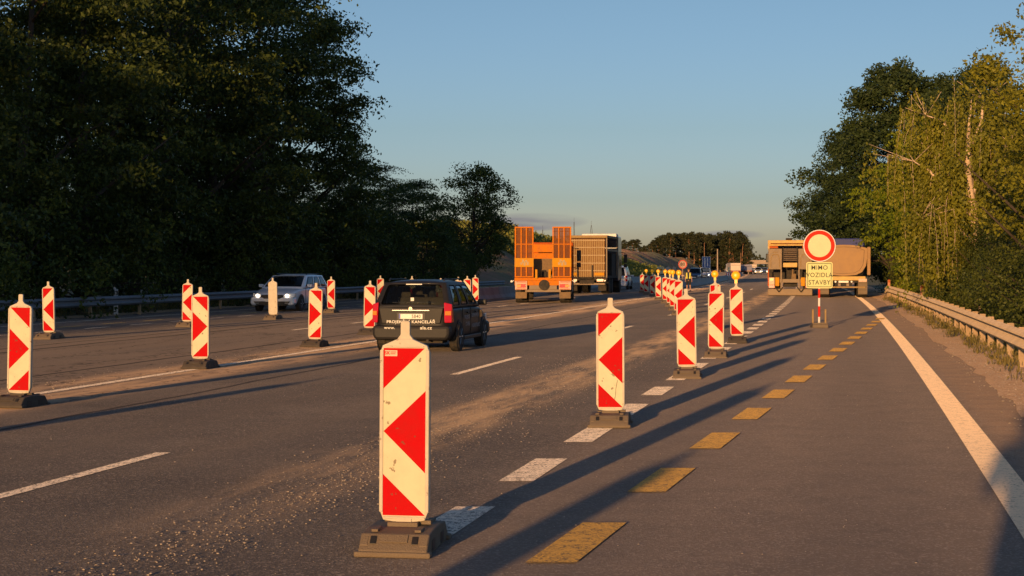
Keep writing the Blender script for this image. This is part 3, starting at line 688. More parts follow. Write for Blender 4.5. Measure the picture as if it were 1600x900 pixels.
er = tree_proto('edge', 8, 2.4, 2.6, 81, M['leaf_birch'], M['bark'], 120, 170, .12, .6, .7, .12, 22, 'round', name='deciduous_tree')
place_tree(er, USED, X(1668, 38), 38, 7.1, 'broadleaf tree reaching in from the upper right corner with small golden leaves')

# ------------------------------------------------------------------ far things: scrub, pines, wood, bridge, masts
def scrub():
    g = np.random.default_rng(5); C = []
    for _ in range(2600):
        y = 128 + 300 * g.uniform() ** 1.15; lo = -32.5 + (sstep((y - 200) / 100)) * 4.5; o = g.uniform(-43, lo)
        if y < 150: continue
        if y < 185: o = g.uniform(-48, -36 + (y - 150) / 35 * 2)
        if y > 240 and o < -29 - 12 * (1 - (y - 240) / 190): continue
        s = g.uniform(.5, 1.25); k = 34
        p = g.normal(size=(k, 3)); p /= np.linalg.norm(p, axis=1)[:, None]; p *= s * (g.uniform(size=(k, 1)) ** .4); p[:, 2] = np.abs(p[:, 2]) * .8
        C.append(p + np.array([xe(y) + o, y, H(o, y)]))
    o = leaf_obj('embankment_scrub', np.concatenate(C), .34, M['leaf_slope'], seed=3, aspect=.8)
    tag(o, 'green scrub covering the embankment slope behind the trucks', 'scrub', kind='stuff')
scrub()
def edge_grass():
    g = np.random.default_rng(9); C = []
    for _ in range(620):
        y = 18 + 76 * g.uniform() ** 1.3; o = 1.62 + abs(g.normal()) * .38 + max(0, math.sin(y * 1.1)) * .1
        if g.uniform() < .25: o = 1.35 + g.normal() * .12
        k = int(g.uniform(14, 40)); hh = g.uniform(.06, .26)
        p = g.normal(size=(k, 3)) * np.array([.07, .07, .03]); p[:, 2] = g.uniform(.02, hh, size=k)
        C.append(p + np.array([xe(y) + o, y, 0]))
    for _ in range(420):
        y = 40 + 70 * g.uniform(); o = -26.1 - abs(g.normal()) * .5
        p = g.normal(size=(22, 3)) * np.array([.12, .12, .03]); p[:, 2] = g.uniform(.02, .35, size=22)
        C.append(p + np.array([xe(y) + o, y, 0]))
    o = leaf_obj('grass', np.concatenate(C), .10, M['grass'], seed=4, aspect=.22, updir=(0, 0, 1.2))
    tag(o, 'short grass and weeds growing along the guardrail posts', 'grass', kind='stuff')
edge_grass()
pn = [tree_proto('pine', 13, 2.4, 2.6 - i * .7, 91 + i, M['leaf_pine'], M['pine_bark'], 46, 46, .66, 1.15, .6, .2, 10, 'round', name='pine_tree') for i in range(3)]
NP = 52
for i in range(NP):
    px = 1000 + (1162 - 1000) * i / (NP - 1) + rng.uniform(-2, 2); y_ = rng.uniform(700, 780)
    top = 392 - 26 * sstep((px - 990) / 55) + rng.uniform(-3, 4) + (5 if 1105 < px < 1118 else 0)
    x_ = X(px, y_); zb = H(x_ - xe(y_), y_); hh = Zh(top, y_) - zb
    w_ = 'orange-barked pine in the wood on the horizon, '
    if i == 0: w_ += 'first at its left end'
    elif i == NP - 1: w_ += 'last at its right end'
    else: w_ = 'orange-barked pine standing among others in the wood on the horizon'
    place_tree(pn[i % 3], USED, x_, y_, max(4, hh), w_, group='pines of the wood on the horizon', z=zb, wide=1.15)
px = 1169.5; y_ = 700; x_ = X(px, y_); zb = H(x_ - xe(y_), y_)
place_tree(pn[1], USED, x_, y_, Zh(380, y_) - zb, 'lone pine with clear trunk just right of the wood on the horizon', z=zb, wide=.85)
for i, px in enumerate((968, 975, 982, 989, 996)):
    y_ = 560; x_ = X(px, y_); zb = H(x_ - xe(y_), y_)
    place_tree(pn[i % 3], USED, x_, y_, Zh(379 - (i % 2) * 2 - i, y_) - zb, 'small pine on the bare ridge left of the wood', group='small pines on the ridge', z=zb, wide=1.4)
def far_wood():
    g = np.random.default_rng(15); C = []
    for _ in range(700):
        x = g.uniform(150, 760); y = 1500 + g.normal() * 60; t = 8 + 3 * math.sin(x * .05) + 2 * math.sin(x * .13)
        C.append(g.normal(size=(22, 3)) * np.array([3.5, 3, 1.6]) + np.array([x + 40, y, g.uniform(0, t)]))
    tag(leaf_obj('distant_wood', np.concatenate(C), 2.4, M['leaf_pine'], seed=8, aspect=.8), 'low dark wood on the horizon beyond the bridge', 'wood', kind='stuff')
far_wood()
br = empty('overpass_bridge', (155, 1100, 0)); tag(br, 'low concrete road bridge crossing far ahead beyond the queue of lorries', 'bridge')
MB().b2(-30, 60, -5, 5, 4.2, 5.6).build('deck', M['bridge'], br)
MB().b2(-30, 60, -5.2, -5.0, 5.6, 6.5).build('parapet', M['bridge'], br)
MB().prism([(-32, -1), (-6, -1), (-16, 4.2), (-32, 4.2)], -6, 6).build('abutment', M['bridge'], br)
for xx in (8, 24): MB().b2(xx - .6, xx + .6, -4, 4, -1, 4.2).build('pier', M['bridge'], br)

def mast(px, top, base_y, y, label, w=1.6):
    x = X(px, y); ht = Zh(top, y) - 2; o = empty('radio_mast', (x, y, 2)); tag(o, label, 'mast', 'masts on the skyline')
    mb = MB()
    for sx in (-1, 1):
        for sy in (-1, 1): mb.tube((sx * w, sy * w, 0), (sx * .15, sy * .15, ht), .16, .1, 4)
    for k in range(8):
        t = k / 8; a = w * (1 - t); b = w * (1 - (k + 1) / 8); s = (-1) ** k
        mb.tube((s * a, -a, ht * t), (-s * b, -b, ht * (k + 1) / 8), .09, n=4)
    mb.build('lattice', M['chassis'], o); MB().tube((0, 0, ht), (0, 0, ht + 3), .08, n=4).build('antenna', M['chassis'], o)
mast(924, 352, 370, 1200, 'lattice mast on the skyline above the board-backed truck', 3.2)
mast(897, 347, 370, 1200, 'thin mast on the skyline just right of the raised orange ramps', .9)
mast(848, 359, 370, 1200, 'thin mast on the skyline seen between the two raised ramps', .7)
def pole(px, top, y, r_, m, label, name='utility_pole'):
    x = X(px, y); zb = H(x - xe(y), y); o = MB().tube((0, 0, 0), (0, 0, Zh(top, y) - zb), r_, r_ * .7, 8).build(name, m, loc=(x, y, zb)); tag(o, label, 'pole')
pole(1121, 389, 520, .22, M['bridge'], 'pale concrete pole in front of the pine wood, right of the blue sign')
pole(1100.5, 379, 560, .10, M['pine_bark'], 'thin dark pole behind the blue sign in front of the pines')
pole(1157.5, 395, 560, .10, M['pine_bark'], 'thin pole at the right end of the pine wood above the lorries')

# ------------------------------------------------------------------ guardrails and barrier
def rail(name, o, y0, y1, side, label, mrail, mpost, top=.64, step=2.05, zdrop=0):
    root = empty(name, W(o, y0)); tag(root, label, 'guardrail'); ox, oy = xe(y0) + o, y0
    # W-beam profile (offset towards the road, height)
    prof = [(0, top), (.028, top - .012), (.078, top - .055), (.078, top - .085), (.012, top - .135), (.012, top - .175), (.078, top - .225), (.078, top - .255), (.028, top - .30), (0, top - .31)]
    ys = []; y = y0
    while y < y1: ys.append(y); y += 2.0
    ys.append(y1); v, f = [], []; n = len(prof)
    for i, y in enumerate(ys):
        zz = -zdrop * max(0, 1 - (y1 - y) / 2.0)
        for q, (d, z) in enumerate(prof): v.append((xe(y) + o + side * d - ox, y - oy, z + zz))
    for i in range(len(ys) - 1):
        for q in range(n - 1): a = i * n + q; f.append((a, a + 1, a + n + 1, a + n))
    mb = MB(); mb.add(v, f); b = mb.build('beam', mrail, root, smooth=False)
    md = b.modifiers.new('s', 'SOLIDIFY'); md.thickness = .004
    y = y0 + .4; k = 0
    while y < y1:
        x = xe(y) + o - ox - side * .09
        MB().b2(-.045, .045, -.06, .06, -.1, top + .005).build('post', mpost, root, loc=(x, y - oy, 0))
        MB().b2(min(0, side * .085) , max(0, side * .085), -.05, .05, top - .30, top - .02).build('spacer', mpost, root, loc=(x, y - oy, 0))
        y += step; k += 1
        if k >= 46: break
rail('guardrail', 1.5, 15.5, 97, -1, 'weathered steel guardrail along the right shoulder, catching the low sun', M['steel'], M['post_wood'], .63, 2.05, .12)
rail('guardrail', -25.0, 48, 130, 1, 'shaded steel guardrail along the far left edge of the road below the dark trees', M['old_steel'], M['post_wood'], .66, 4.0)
for px, y_, t_ in ((1441, 65.5, 'nearer of the two orange marker posts behind the right guardrail'), (1389, 98, 'farther orange marker post at the far end of the right guardrail')):
    x = X(px, y_); r_ = empty('marker_post', (x, y_, 0)); tag(r_, t_, 'marker post', 'orange marker posts at the guardrail')
    MB().box((0, 0, .45), (.14, .09, .95)).build('post', M['orange_post'], r_, bevel=.015)
    MB().box((0, -.048, .86), (.09, .004, .16)).build('reflector', M['truck_red'], r_)
x, y_ = X(181, 60.2), 60.2
dp = empty('delineator_post', (x, y_, 0)); tag(dp, 'short white marker post standing behind the left rail under the dark trees', 'marker post')
MB().prism([(-.07, 0), (.07, 0), (.07, .88), (-.07, .93)], -.04, .04).build('post', M['white_plastic'], dp, bevel=.01)
MB().b2(-.072, .072, -.043, -.038, .66, .80).build('band', M['sign_black'], dp); MB().b2(-.03, .03, -.05, -.043, .68, .78).build('reflector', M['clear_lens'], dp)

def barrier(BAR, label):
    root = empty('concrete_barrier', W(*BAR[0])); tag(root, label, 'barrier', 'concrete barriers at the crossover')
    bx, by, _ = W(*BAR[0]); P = [Vector(W(*p)) for p in BAR]
    segs = []
    for a, b in zip(P[:-1], P[1:]):
        n = max(1, round((b - a).length / 6.0))
        for k in range(n): segs.append((a.lerp(b, k / n), a.lerp(b, (k + 1) / n)))
    for a, b in segs:
        u = (b - a); l = u.length - .04; ang = math.atan2(u.x, u.y)
        mb = MB(); mb.prism([(-.30, 0), (.30, 0), (.30, .08), (.17, .26), (.09, .62), (-.09, .62), (-.17, .26), (-.30, .08)], 0, l)
        o = mb.build('segment', M['concrete'], root); o.location = (a.x - bx, a.y - by, 0); o.rotation_euler = (0, 0, -ang)
barrier([(-18.2, 74), (-18.5, 95), (-19.4, 125), (-20.4, 160), (-21, 230), (-21, 300)], 'grey concrete barrier left of the two departing trucks')
barrier([(-13.6, 128), (-12.9, 150), (-12.3, 190), (-12.1, 240), (-12.0, 420)], 'concrete barrier in front of the oncoming cars, right of the beacon cluster')

# ------------------------------------------------------------------ beacons
def beacon(kind='left', lamp=False, base='rubber_base', sticker=False):
    r = empty('beacon_board', (0, 0, 0)); mb = MB()
    # weighted foot: lower slab, sloped ends, two wells, clamp on top
    mb.prismx([(-.36, 0), (.36, 0), (.36, .035), (.27, .115), (.12, .125), (-.12, .125), (-.27, .115), (-.36, .035)], -.19, .19)
    mb.prismx([(-.38, 0), (-.30, 0), (-.30, .03), (-.38, .03)], -.21, .21); mb.prismx([(.30, 0), (.38, 0), (.38, .03), (.30, .03)], -.21, .21)
    fo = mb.build('foot', M[base], r, bevel=.008)
    q = MB()
    for sx in (-1, 1):
        q.prismx([(-.335, .052), (-.29, .094), (-.29, .102), (-.335, .063)], sx * .165 - .02, sx * .165 + .02)
        q.box((sx * .12, -.19, .128), (.035, .12, .014)); q.box((sx * .12, .19, .128), (.035, .12, .014))
    q.prismx([(-.322, .075), (-.285, .110), (-.285, .114), (-.325, .079)], -.075, .075)
    q.box((0, 0, .133), (.17, .13, .03)); q.box((.10, .03, .142), (.10, .06, .022))
    q.build('foot_ribs', M[base], fo, bevel=.004)
    for sx in (-1, 1): MB().prismx([(-.334, .068), (-.296, .103), (-.294, .106), (-.334, .071)], sx * .115 - .016, sx * .115 + .016).build('foot_well', M['black_plastic'], fo)
    for sy in (-.15, .15): MB().b2(.185, .193, sy - .05, sy + .05, .015, .075).build('foot_slot', M['black_plastic'], fo)
    # panel body with chamfered shoulders
    fr = MB(); o_ = [(-.142, .215), (-.118, .155), (-.05, .145), (.05, .145), (.118, .155), (.142, .215), (.142, 1.09), (.126, 1.135), (.04, 1.172), (-.04, 1.172), (-.126, 1.135), (-.142, 1.09)]
    fr.prism(o_, -.022, .022); fr.b2(-.045, .045, -.03, .03, .10, .17)
    # raised rim
    for sx in (-1, 1): fr.b2(sx * .130 - .010, sx * .130 + .010, -.030, -.020, .20, 1.11)
    fr.b2(-.12, .12, -.028, -.020, .163, .175); fr.b2(-.11, .11, -.028, -.020, 1.124, 1.134)
    fr.prism([(-.05, 1.165), (.05, 1.165), (.026, 1.195), (.026, 1.265), (.020, 1.272), (-.020, 1.272), (-.026, 1.265), (-.026, 1.195)], -.016, .016)
    pa = fr.build('panel', M['cream'], r, bevel=.004)
    if kind != 'back':
        x0, x1, zt, zb = -.120, .120, 1.120, .182; s = 1 if kind == 'left' else -1
        def P(u, v): return ((x0 + (x1 - x0) * u) * s, -.0235, zt + (zb - zt) * v)
        f = MB(); f.add([P(0, 0), P(1, 0), P(1, 1), P(0, 1)], [(0, 1, 2, 3)]); f.build('white_sheeting', M['white_sheet'], pa)
        f = MB()
        def Q(u, v): p = P(u, v); return (p[0], -.0255, p[2])
        f.add([Q(0, 0), Q(.97, 0), Q(0, .242)], [(0, 1, 2)]); f.add([Q(.01, .497), Q(1, .254), Q(1, .746)], [(0, 1, 2)]); f.add([Q(0, .754), Q(1, 1), Q(0, 1)], [(0, 1, 2)])
        f.build('red_sheeting', M['red_sheet'], pa)
    if sticker:
        MB().b2(-.112, -.042, -.0275, -.026, 1.075, 1.108).build('sticker', M['hazard'], pa)
        text_mesh('sticker_logo', 'SK', .026, M['sign_red'], pa, (-.098, -.0285, 1.092), FACE, .0004, .0008)
        MB().b2(-.080, -.048, -.0283, -.0277, 1.096, 1.100).b2(-.080, -.052, -.0283, -.0277, 1.086, 1.090).build('sticker_lines', M['sign_red'], pa)
    if lamp:
        lp = MB().b2(-.03, .03, -.03, .03, 1.25, 1.33).build('lamp_mount', M['lamp_yellow'], r)
        MB().lathe([(.02, -.045), (.070, -.040), (.088, -.02), (.088, .02), (.070, .040), (.02, .045)], 24, axis='y', c=(0, 0, 1.415)).build('lens', M['lamp_yellow'], lp, smooth=True)
        MB().lathe([(.089, -.012), (.095, -.010), (.095, .010), (.089, .012)], 24, axis='y', c=(0, 0, 1.415), closed=True).build('lens_ring', M['orange_lens'], lp)
    return r
P_ = {('left', 0, 's'): beacon('left', sticker=True), ('left', 0): beacon('left'), ('left', 1): beacon('left', True), ('right', 0): beacon('right', base='dark_base'), ('back', 0): beacon('back'), ('left', 1, 'd'): beacon('left', True, base='dark_base')}
BE = [  # x, y, kind, label, group
 (-.605, 9.98, ('left', 0, 's'), 'nearest red and white striped beacon with a small sticker, in front of the dark car', 1, 0),
 (.985, 17.75, ('left', 0, 'c'), 'second nearest striped beacon, with a crack in its white stripe, on the white dashes', 1, 1.5),
 (2.52, 25.6, ('left', 0), 'third beacon of the right row, sun glare down its middle', 1, 5),
 (3.60, 31.4, ('left', 0), 'fourth beacon of the right row, half hiding one with a lamp', 1, 0),
 (4.74, 37.4, ('left', 1, 'd'), 'beacon with orange lamp on dark foot, rightmost beacon of all', 1, 0),
 (X(1119, 46.5), 46.5, ('left', 1), 'lamp-topped beacon directly behind the fourth beacon of the right row', 1, 0),
 (X(1059.5, 59.7), 59.7, ('left', 1), 'rightmost and nearest of the far cluster of lamp-topped beacons', 2, 0),
 (X(1052.5, 66.5), 66.5, ('left', 1), 'second lamp-topped beacon of the far cluster, mostly hidden by the first', 2, 0),
 (X(1047, 73), 73, ('left', 1), 'third lamp-topped beacon of the far cluster, narrow strip visible', 2, 0),
 (X(1040, 80), 80, ('left', 1), 'fourth lamp-topped beacon of the far cluster', 2, 0),
 (X(1029, 87.5), 87.5, ('left', 1), 'lamp-topped beacon in front of the small yellow board', 2, 0),
 (X(1020, 98), 98, ('left', 1), 'second lamp-topped beacon from the left in the far cluster', 2, 0),
 (X(1010, 106), 106, ('left', 1), 'leftmost lamp-topped beacon of the far cluster', 2, 0),
 (X(1003.5, 114), 114, ('left', 0), 'dim beacon without lamp at the left end of the far cluster', 2, 0),
 (X(1022.5, 108), 108, ('left', 0), 'dim beacon without lamp glimpsed behind the second one of the far cluster', 2, 0),
 (-5.60, 20.2, ('right', 0), 'large beacon at the left edge of the photo with stripes pointing right', 3, 0),
 (X(313, 27.9), 27.9, ('right', 0), 'beacon standing on the solid white line, overlapping a smaller one behind it', 3, 0),
 (X(492, 35.6), 35.6, ('right', 0), 'beacon on black foot in front of the right flank of the oncoming estate car', 3, 0),
 (X(577, 42.3), 42.3, ('right', 0), 'beacon just left of the dark estate car, partly hidden by its tail lamp', 3, 0),
 (X(688, 52), 52, ('right', 0), 'beacon behind the dark car, only its top showing over the roof at the right', 3, 0),
 (X(715, 60), 60, ('right', 0), 'beacon half hidden behind the windows of the dark estate car', 3, 0),
 (X(730.5, 67.5), 67.5, ('right', 0), 'left one of the two close beacons right of the dark car', 3, 0),
 (X(743.5, 77.5), 77.5, ('right', 0), 'right one of the two close beacons right of the dark car', 3, 0),
 (X(77, 39.5), 39.5, ('left', 0), 'striped beacon near the left edge with a pale flat foot, before the shaded rail', 4, 0),
 (X(292, 47.5), 47.5, ('left', 0), 'smaller beacon behind the one on the white line, its right edge covered', 4, 0),
 (X(427, 54.5), 54.5, ('back', 0), 'plain cream beacon seen from its blank back, in front of the oncoming car', 4, 0),
 (X(517.5, 62.6), 62.6, ('left', 0), 'striped beacon just right of the oncoming estate car', 4, 0),
 (X(595, 71), 71, ('left', 0), 'striped beacon left of the dark car roof, cut off by its rear corner', 4, 0),
 (X(644, 66), 66, ('right', 0), 'beacon behind the dark car with only its cream top above the middle of the roof', 4, 0),
 (-2.52, 1.3, ('left', 0), 'beacon before the viewpoint at the left, throwing the shadow across the bottom of the photo', 1, 0),
 (-6.75, 11.2, ('right', 0), 'beacon outside the left edge, throwing the long thin shadow over the left lane', 3, 0),
]
GN = {1: 'right row of beacons along the white dashes', 2: 'far cluster of beacons leading traffic to the left', 3: 'left row of beacons along the solid white line', 4: 'row of beacons beside the far carriageway'}
cr_b = beacon('left'); P_[('left', 0, 'c')] = cr_b
pp = [o_ for o_ in cr_b.children if o_.name.startswith('panel')][0]; ck_ = MB()
for a_, b_ in (((.070, .45), (.055, .37)), ((.055, .37), (.050, .30)), ((.050, .30), (.042, .26))): ck_.tube((a_[0], -.026, a_[1]), (b_[0], -.026, b_[1]), .0022, n=5)
ck_.build('crack', M['black_plastic'], pp)
seen = set()
for x_, y_, k_, lab, g_, ex in BE:
    o = P_[k_] if k_ not in seen else copy_tree(P_[k_]); seen.add(k_)
    o.location = (x_, y_, .002); o.rotation_euler = (R(rng.uniform(-1.3, 1.3)), R(rng.uniform(-1.6, 1.6)), -heading(y_) * (.9 if g_ != 2 else .4) + R(ex + rng.uniform(-3, 3)))
    if k_[0] == 'left' and y_ < 12: o.rotation_euler = (0, R(.4), R(-7))
    if g_ == 2: o.rotation_euler[2] += R(-2)
    for q in ('label', 'category', 'group'):
        if q in o: del o[q]
    tag(o, lab, 'traffic beacon', GN[g_])

# ------------------------------------------------------------------ signs
def sign_main():
    x, y = G(1280, 512); r = empty('road_closed_sign', (x, y, .005)); r.rotation_euler = (0, 0, R(-3))
    tag(r, 'round red-rimmed sign above a yellow MIMO VOZIDLA STAVBY plate on a striped pole', 'traffic sign')
    MB().box((0, 0, .045), (.42, .62, .09), taper=.94).b2(-.20, .20, -.18, -.12, .09, .13).build('foot', M['rubber_base'], r, bevel=.01)
    po = MB()
    for sx in (-.165, .165): po.box((sx, 0, .28), (.045, .05, .40))
    po.build('carrying_handles', M['board'], r, bevel=.006)
    ps = MB(); z = .09; k = 0
    for z1 in (.28, .56, .78, 1.02, 1.10): ps.tube((0, 0, z), (0, 0, z1), .030, n=14, mi=k % 2); z = z1; k += 1
    ps.tube((0, 0, 1.10), (0, .0, 2.55), .029, n=14, mi=0)
    ps.build('pole', [M['white_plastic'], M['sign_red']], r, smooth=False)
    pl = MB(); a, b, c = .345, .345, .03
    z0 = 1.38
    def rr(w, h, rad, zc, n=5):
        pts = []
        for cx, cz, s in ((w - rad, h - rad, 0), (-w + rad, h - rad, 1), (-w + rad, -h + rad, 2), (w - rad, -h + rad, 3)):
            for k in range(n + 1): t = math.pi / 2 * (s + k / n); pts.append((cx + rad * math.cos(t), zc + cz + rad * math.sin(t)))
        return pts
    MB().prism(rr(a, b, .05, z0), -.050, -.034).build('text_plate', M['sign_yellow'], r)
    p2 = r.children[-1]
    # black border as four bars set just inside the edge
    bo = MB(); e = .032; t_ = .014
    bo.b2(-a + e, a - e, -.0525, -.0505, z0 + b - e - t_, z0 + b - e).b2(-a + e, a - e, -.0525, -.0505, z0 - b + e, z0 - b + e + t_)
    bo.b2(-a + e, -a + e + t_, -.0525, -.0505, z0 - b + e + t_, z0 + b - e - t_).b2(a - e - t_, a - e, -.0525, -.0505, z0 - b + e + t_, z0 + b - e - t_)
    bo.build('border', M['sign_black'], p2)
    for i, (s_, wd) in enumerate((('MIMO', 1.0), ('VOZIDLA', .97), ('STAVBY', .97))):
        text_mesh('lettering', s_, .168, M['sign_black'], p2, (0, -.052, z0 + .195 - i * .195), FACE, .001, .0008, wd * .95)
    zc = 2.155; d = MB()
    d.lathe([(.40, -.004), (.422, -.004), (.422, .016), (.40, .016)], 56, axis='y', c=(0, -.052, zc), closed=True).lathe([(.01, .0), (.40, .0), (.40, .012), (.01, .012)], 56, axis='y', c=(0, -.052, zc)); dc = d.build('disc', M['white_plastic'], r)
    MB().lathe([(.30, -.003), (.408, -.003), (.408, -.001), (.30, -.001)], 56, axis='y', c=(0, -.052, zc), closed=True).build('red_ring', M['sign_red'], dc)
    MB().lathe([(.01, -.0065), (.300, -.0065), (.300, -.0045), (.01, -.0045)], 56, axis='y', c=(0, -.052, zc)).build('white_centre', M['sign_cream'], dc)
    MB().b2(-.12, .12, -.034, -.022, zc - .02, zc + .02).b2(-.12, .12, -.034, -.022, z0 - .02, z0 + .02).build('bracket', M['steel'], r)
sign_main()
def roundsign(px, py, y, dia, label, txt=None):
    x = X(px, y); zc = Zh(py, y); r = empty('speed_limit_sign' if txt else 'round_sign', (x, y, 0)); tag(r, label, 'traffic sign')
    MB().tube((0, 0, 0), (0, 0, zc), .035, n=8).build('pole', M['steel'], r)
    MB().box((0, 0, .05), (.5, .8, .1)).build('foot', M['rubber_base'], r)
    d = MB().lathe([(.01, -.03), (dia / 2, -.03), (dia / 2, -.015), (.01, -.015)], 28, axis='y', c=(0, 0, zc)).build('disc', M['hazard'] if txt else M['sign_back'], r)
    if txt:
        MB().lathe([(dia * .40, -.035), (dia * .48, -.035), (dia * .48, -.031), (dia * .40, -.031)], 28, axis='y', c=(0, 0, zc), closed=True).build('red_ring', M['sign_red'], d)
        text_mesh('numerals', txt, dia * .52, M['sign_black'], d, (0, -.034, zc), FACE, .002, .006)
        MB().box((0, -.05, zc - .95), (.22, .04, .10)).build('clamp', M['hazard'], r)
    return r
roundsign(1066.5, 413, 150, .76, 'distant 80 speed limit sign on a thin post left of the blue sign', '80')
roundsign(1053.5, 419.5, 165, .30, 'small pale round sign above the cluster of yellow lamps')
r = roundsign(1043.5, 420.5, 165, .46, 'dark reddish round sign seen in shade beside the small yellow board'); r.children[-1].data.materials[0] = M['truck_red']
r = empty('yellow_board', (X(1032, 130), 130, 0)); tag(r, 'small yellow board on a post above the far beacons', 'sign')
zt, zb = Zh(416.8, 130), Zh(428, 130)
MB().b2(-.25, .25, -.03, 0, zb, zt).build('board', M['sign_cream'], r); MB().tube((0, .03, 0), (0, .03, zt - .05), .03, n=8).build('pole', M['steel'], r)
MB().b2(-.15, .13, -.036, -.031, zb + .25, zt - .14).build('markings', M['truck_amber'], r)
def bluesign():
    y = 190; x = X(1103.5, y); zt, zb = Zh(401, y), Zh(419, y); w = .44; r = empty('lane_sign', (x, y, 0)); tag(r, 'distant blue lane sign with two white lane bars and a small plate beneath', 'traffic sign')
    b = MB().b2(-w, w, -.04, 0, zb, zt).build('panel', M['sign_blue'], r, bevel=.01)
    MB().b2(-w, w, -.045, -.041, zt - .05, zt).b2(-w, w, -.045, -.041, zb, zb + .05).b2(-w, -w + .05, -.045, -.041, zb + .05, zt - .05).b2(w - .05, w, -.045, -.041, zb + .05, zt - .05).build('border', M['white_plastic'], b)
    MB().b2(-.20, -.10, -.046, -.041, zb + .18, zt - .14).b2(.08, .18, -.046, -.041, zb + .18, zt - .14).b2(-.23, -.07, -.046, -.041, zb + .13, zb + .18).build('lane_bars', M['white_plastic'], b)
    MB().b2(-.38, .38, -.03, 0, zb - .36, zb - .06).build('distance_plate', M['sign_back'], r); MB().tube((0, .03, 0), (0, .03, zt), .045, n=8).build('pole', M['steel'], r)
bluesign()
for px, y_, lab in ((1138.5, 240, 'small red and white board at the foot of the lorry queue'),):
    r = empty('warning_board', (X(px, y_), y_, 0)); tag(r, lab, 'warning board')
    zt = Zh(424.5, y_); zb = Zh(431, y_)
    b = MB().b2(-.38, .38, -.02, 0, zb, zt).build('panel', M['white_plastic'], r)
    for k in range(3): MB().prism([(-.36 + k * .26, zb + .04), (-.24 + k * .26, zb + .04), (-.16 + k * .26, zt - .04), (-.28 + k * .26, zt - .04)], -.026, -.021).build('stripe', M['sign_red'], b)
    MB().tube((0, .02, 0), (0, .02, zb), .03, n=6).build('pole', M['steel'], r)
    MB().b2(-.1, .1, -.03, .0, zt + .03, zt + .62).build('side_panel', M['sign_cream'], r)

# ------------------------------------------------------------------ cars
def wheel(parent, x, y, rad=.31, w=.2, side=1, dark=False):
    t = MB().lathe([(rad * .62, -w / 2), (rad * .93, -w / 2), (rad, -w * .36), (rad, w * .36), (rad * .93, w / 2), (rad * .62, w / 2)], 26, axis='x').build('wheel', M['rubber'], parent, smooth=False, loc=(x, y, rad))
    m = MB().lathe([(.03, side * w * .34), (rad * .2, side * w * .40), (rad * .62, side * w * .30), (rad * .64, side * w * .46)], 20, axis='x')
    m.build('rim', M['rim'] if not dark else M['chassis'], t)
    sp_ = MB()
    for k in range(6):
        a = k * math.pi / 3; sp_.tube((side * w * .38, math.cos(a) * rad * .12, math.sin(a) * rad * .12), (side * w * .42, math.cos(a) * rad * .6, math.sin(a) * rad * .6), .03, .025, 6)
    sp_.build('spokes', M['rim'] if not dark else M['chassis'], t)
def patch(A, B, C, D, us, vs_, holes, mf, mg, parent, fname, gname, out, thick=.03, bulge=.045, rc=.05):
    """curved window wall: corners A (u0,v0) B (u1,v0) C (u1,v1) D (u0,v1); cells listed in holes get panes with cut corners"""
    A, B, C, D = map(Vector, (A, B, C, D)); out = Vector(out)
    def P(u, v, d=0): return (A.lerp(B, u)).lerp(D.lerp(C, u), v) + out * (bulge * math.sqrt(max(0, 1 - (2 * u - 1) ** 2)) * math.sqrt(max(0, 1 - (2 * v - 1) ** 2)) + d)
    fr = MB(); panes = []
    def sheet(mb, u0, u1, v0, v1, n, d0, d1):
        b = []
        for d in (d0, d1):
            for j in range(n + 1):
                for i in range(n + 1): b.append(P(u0 + (u1 - u0) * i / n, v0 + (v1 - v0) * j / n, d))
        q = (n + 1) ** 2; f = []
        for j in range(n):
            for i in range(n):
                a = j * (n + 1) + i; f += [(a, a + 1, a + n + 2, a + n + 1), (q + a + n + 1, q + a + n + 2, q + a + 1, q + a)]
        for i in range(n):
            f += [(i, q + i, q + i + 1, i + 1)]; a = n * (n + 1) + i; f += [(a, a + 1, q + a + 1, q + a)]
            a = i * (n + 1); f += [(a, a + n + 1, q + a + n + 1, q + a)]; a += n; f += [(a, q + a, q + a + n + 1, a + n + 1)]
        mb.add(b, f)
    for i in range(len(us) - 1):
        for j in range(len(vs_) - 1):
            c = (us[i], us[i + 1], vs_[j], vs_[j + 1])
            if (i, j) in holes:
                panes.append(c)
                lu, lv = (B - A).length, (D - A).length; ru, rv = rc / lu, rc / lv
                for (cu, su) in ((c[0], 1), (c[1], -1)):
                    for (cv, sv) in ((c[2], 1), (c[3], -1)):
                        t = [P(cu, cv), P(cu + su * ru, cv), P(cu + su * ru * .3, cv + sv * rv * .3), P(cu, cv + sv * rv)]
                        fr.add(t + [p - out * thick for p in t], [(0, 1, 2, 3), (7, 6, 5, 4), (1, 5, 6, 2), (2, 6, 7, 3)])
            else: sheet(fr, *c, 4, 0, -thick)
    f = fr.build(fname, mf, parent)
    for c in panes:
        mb = MB(); sheet(mb, *c, 5, -.006, -.012); mb.build(gname, mg, f, smooth=True)
    return f
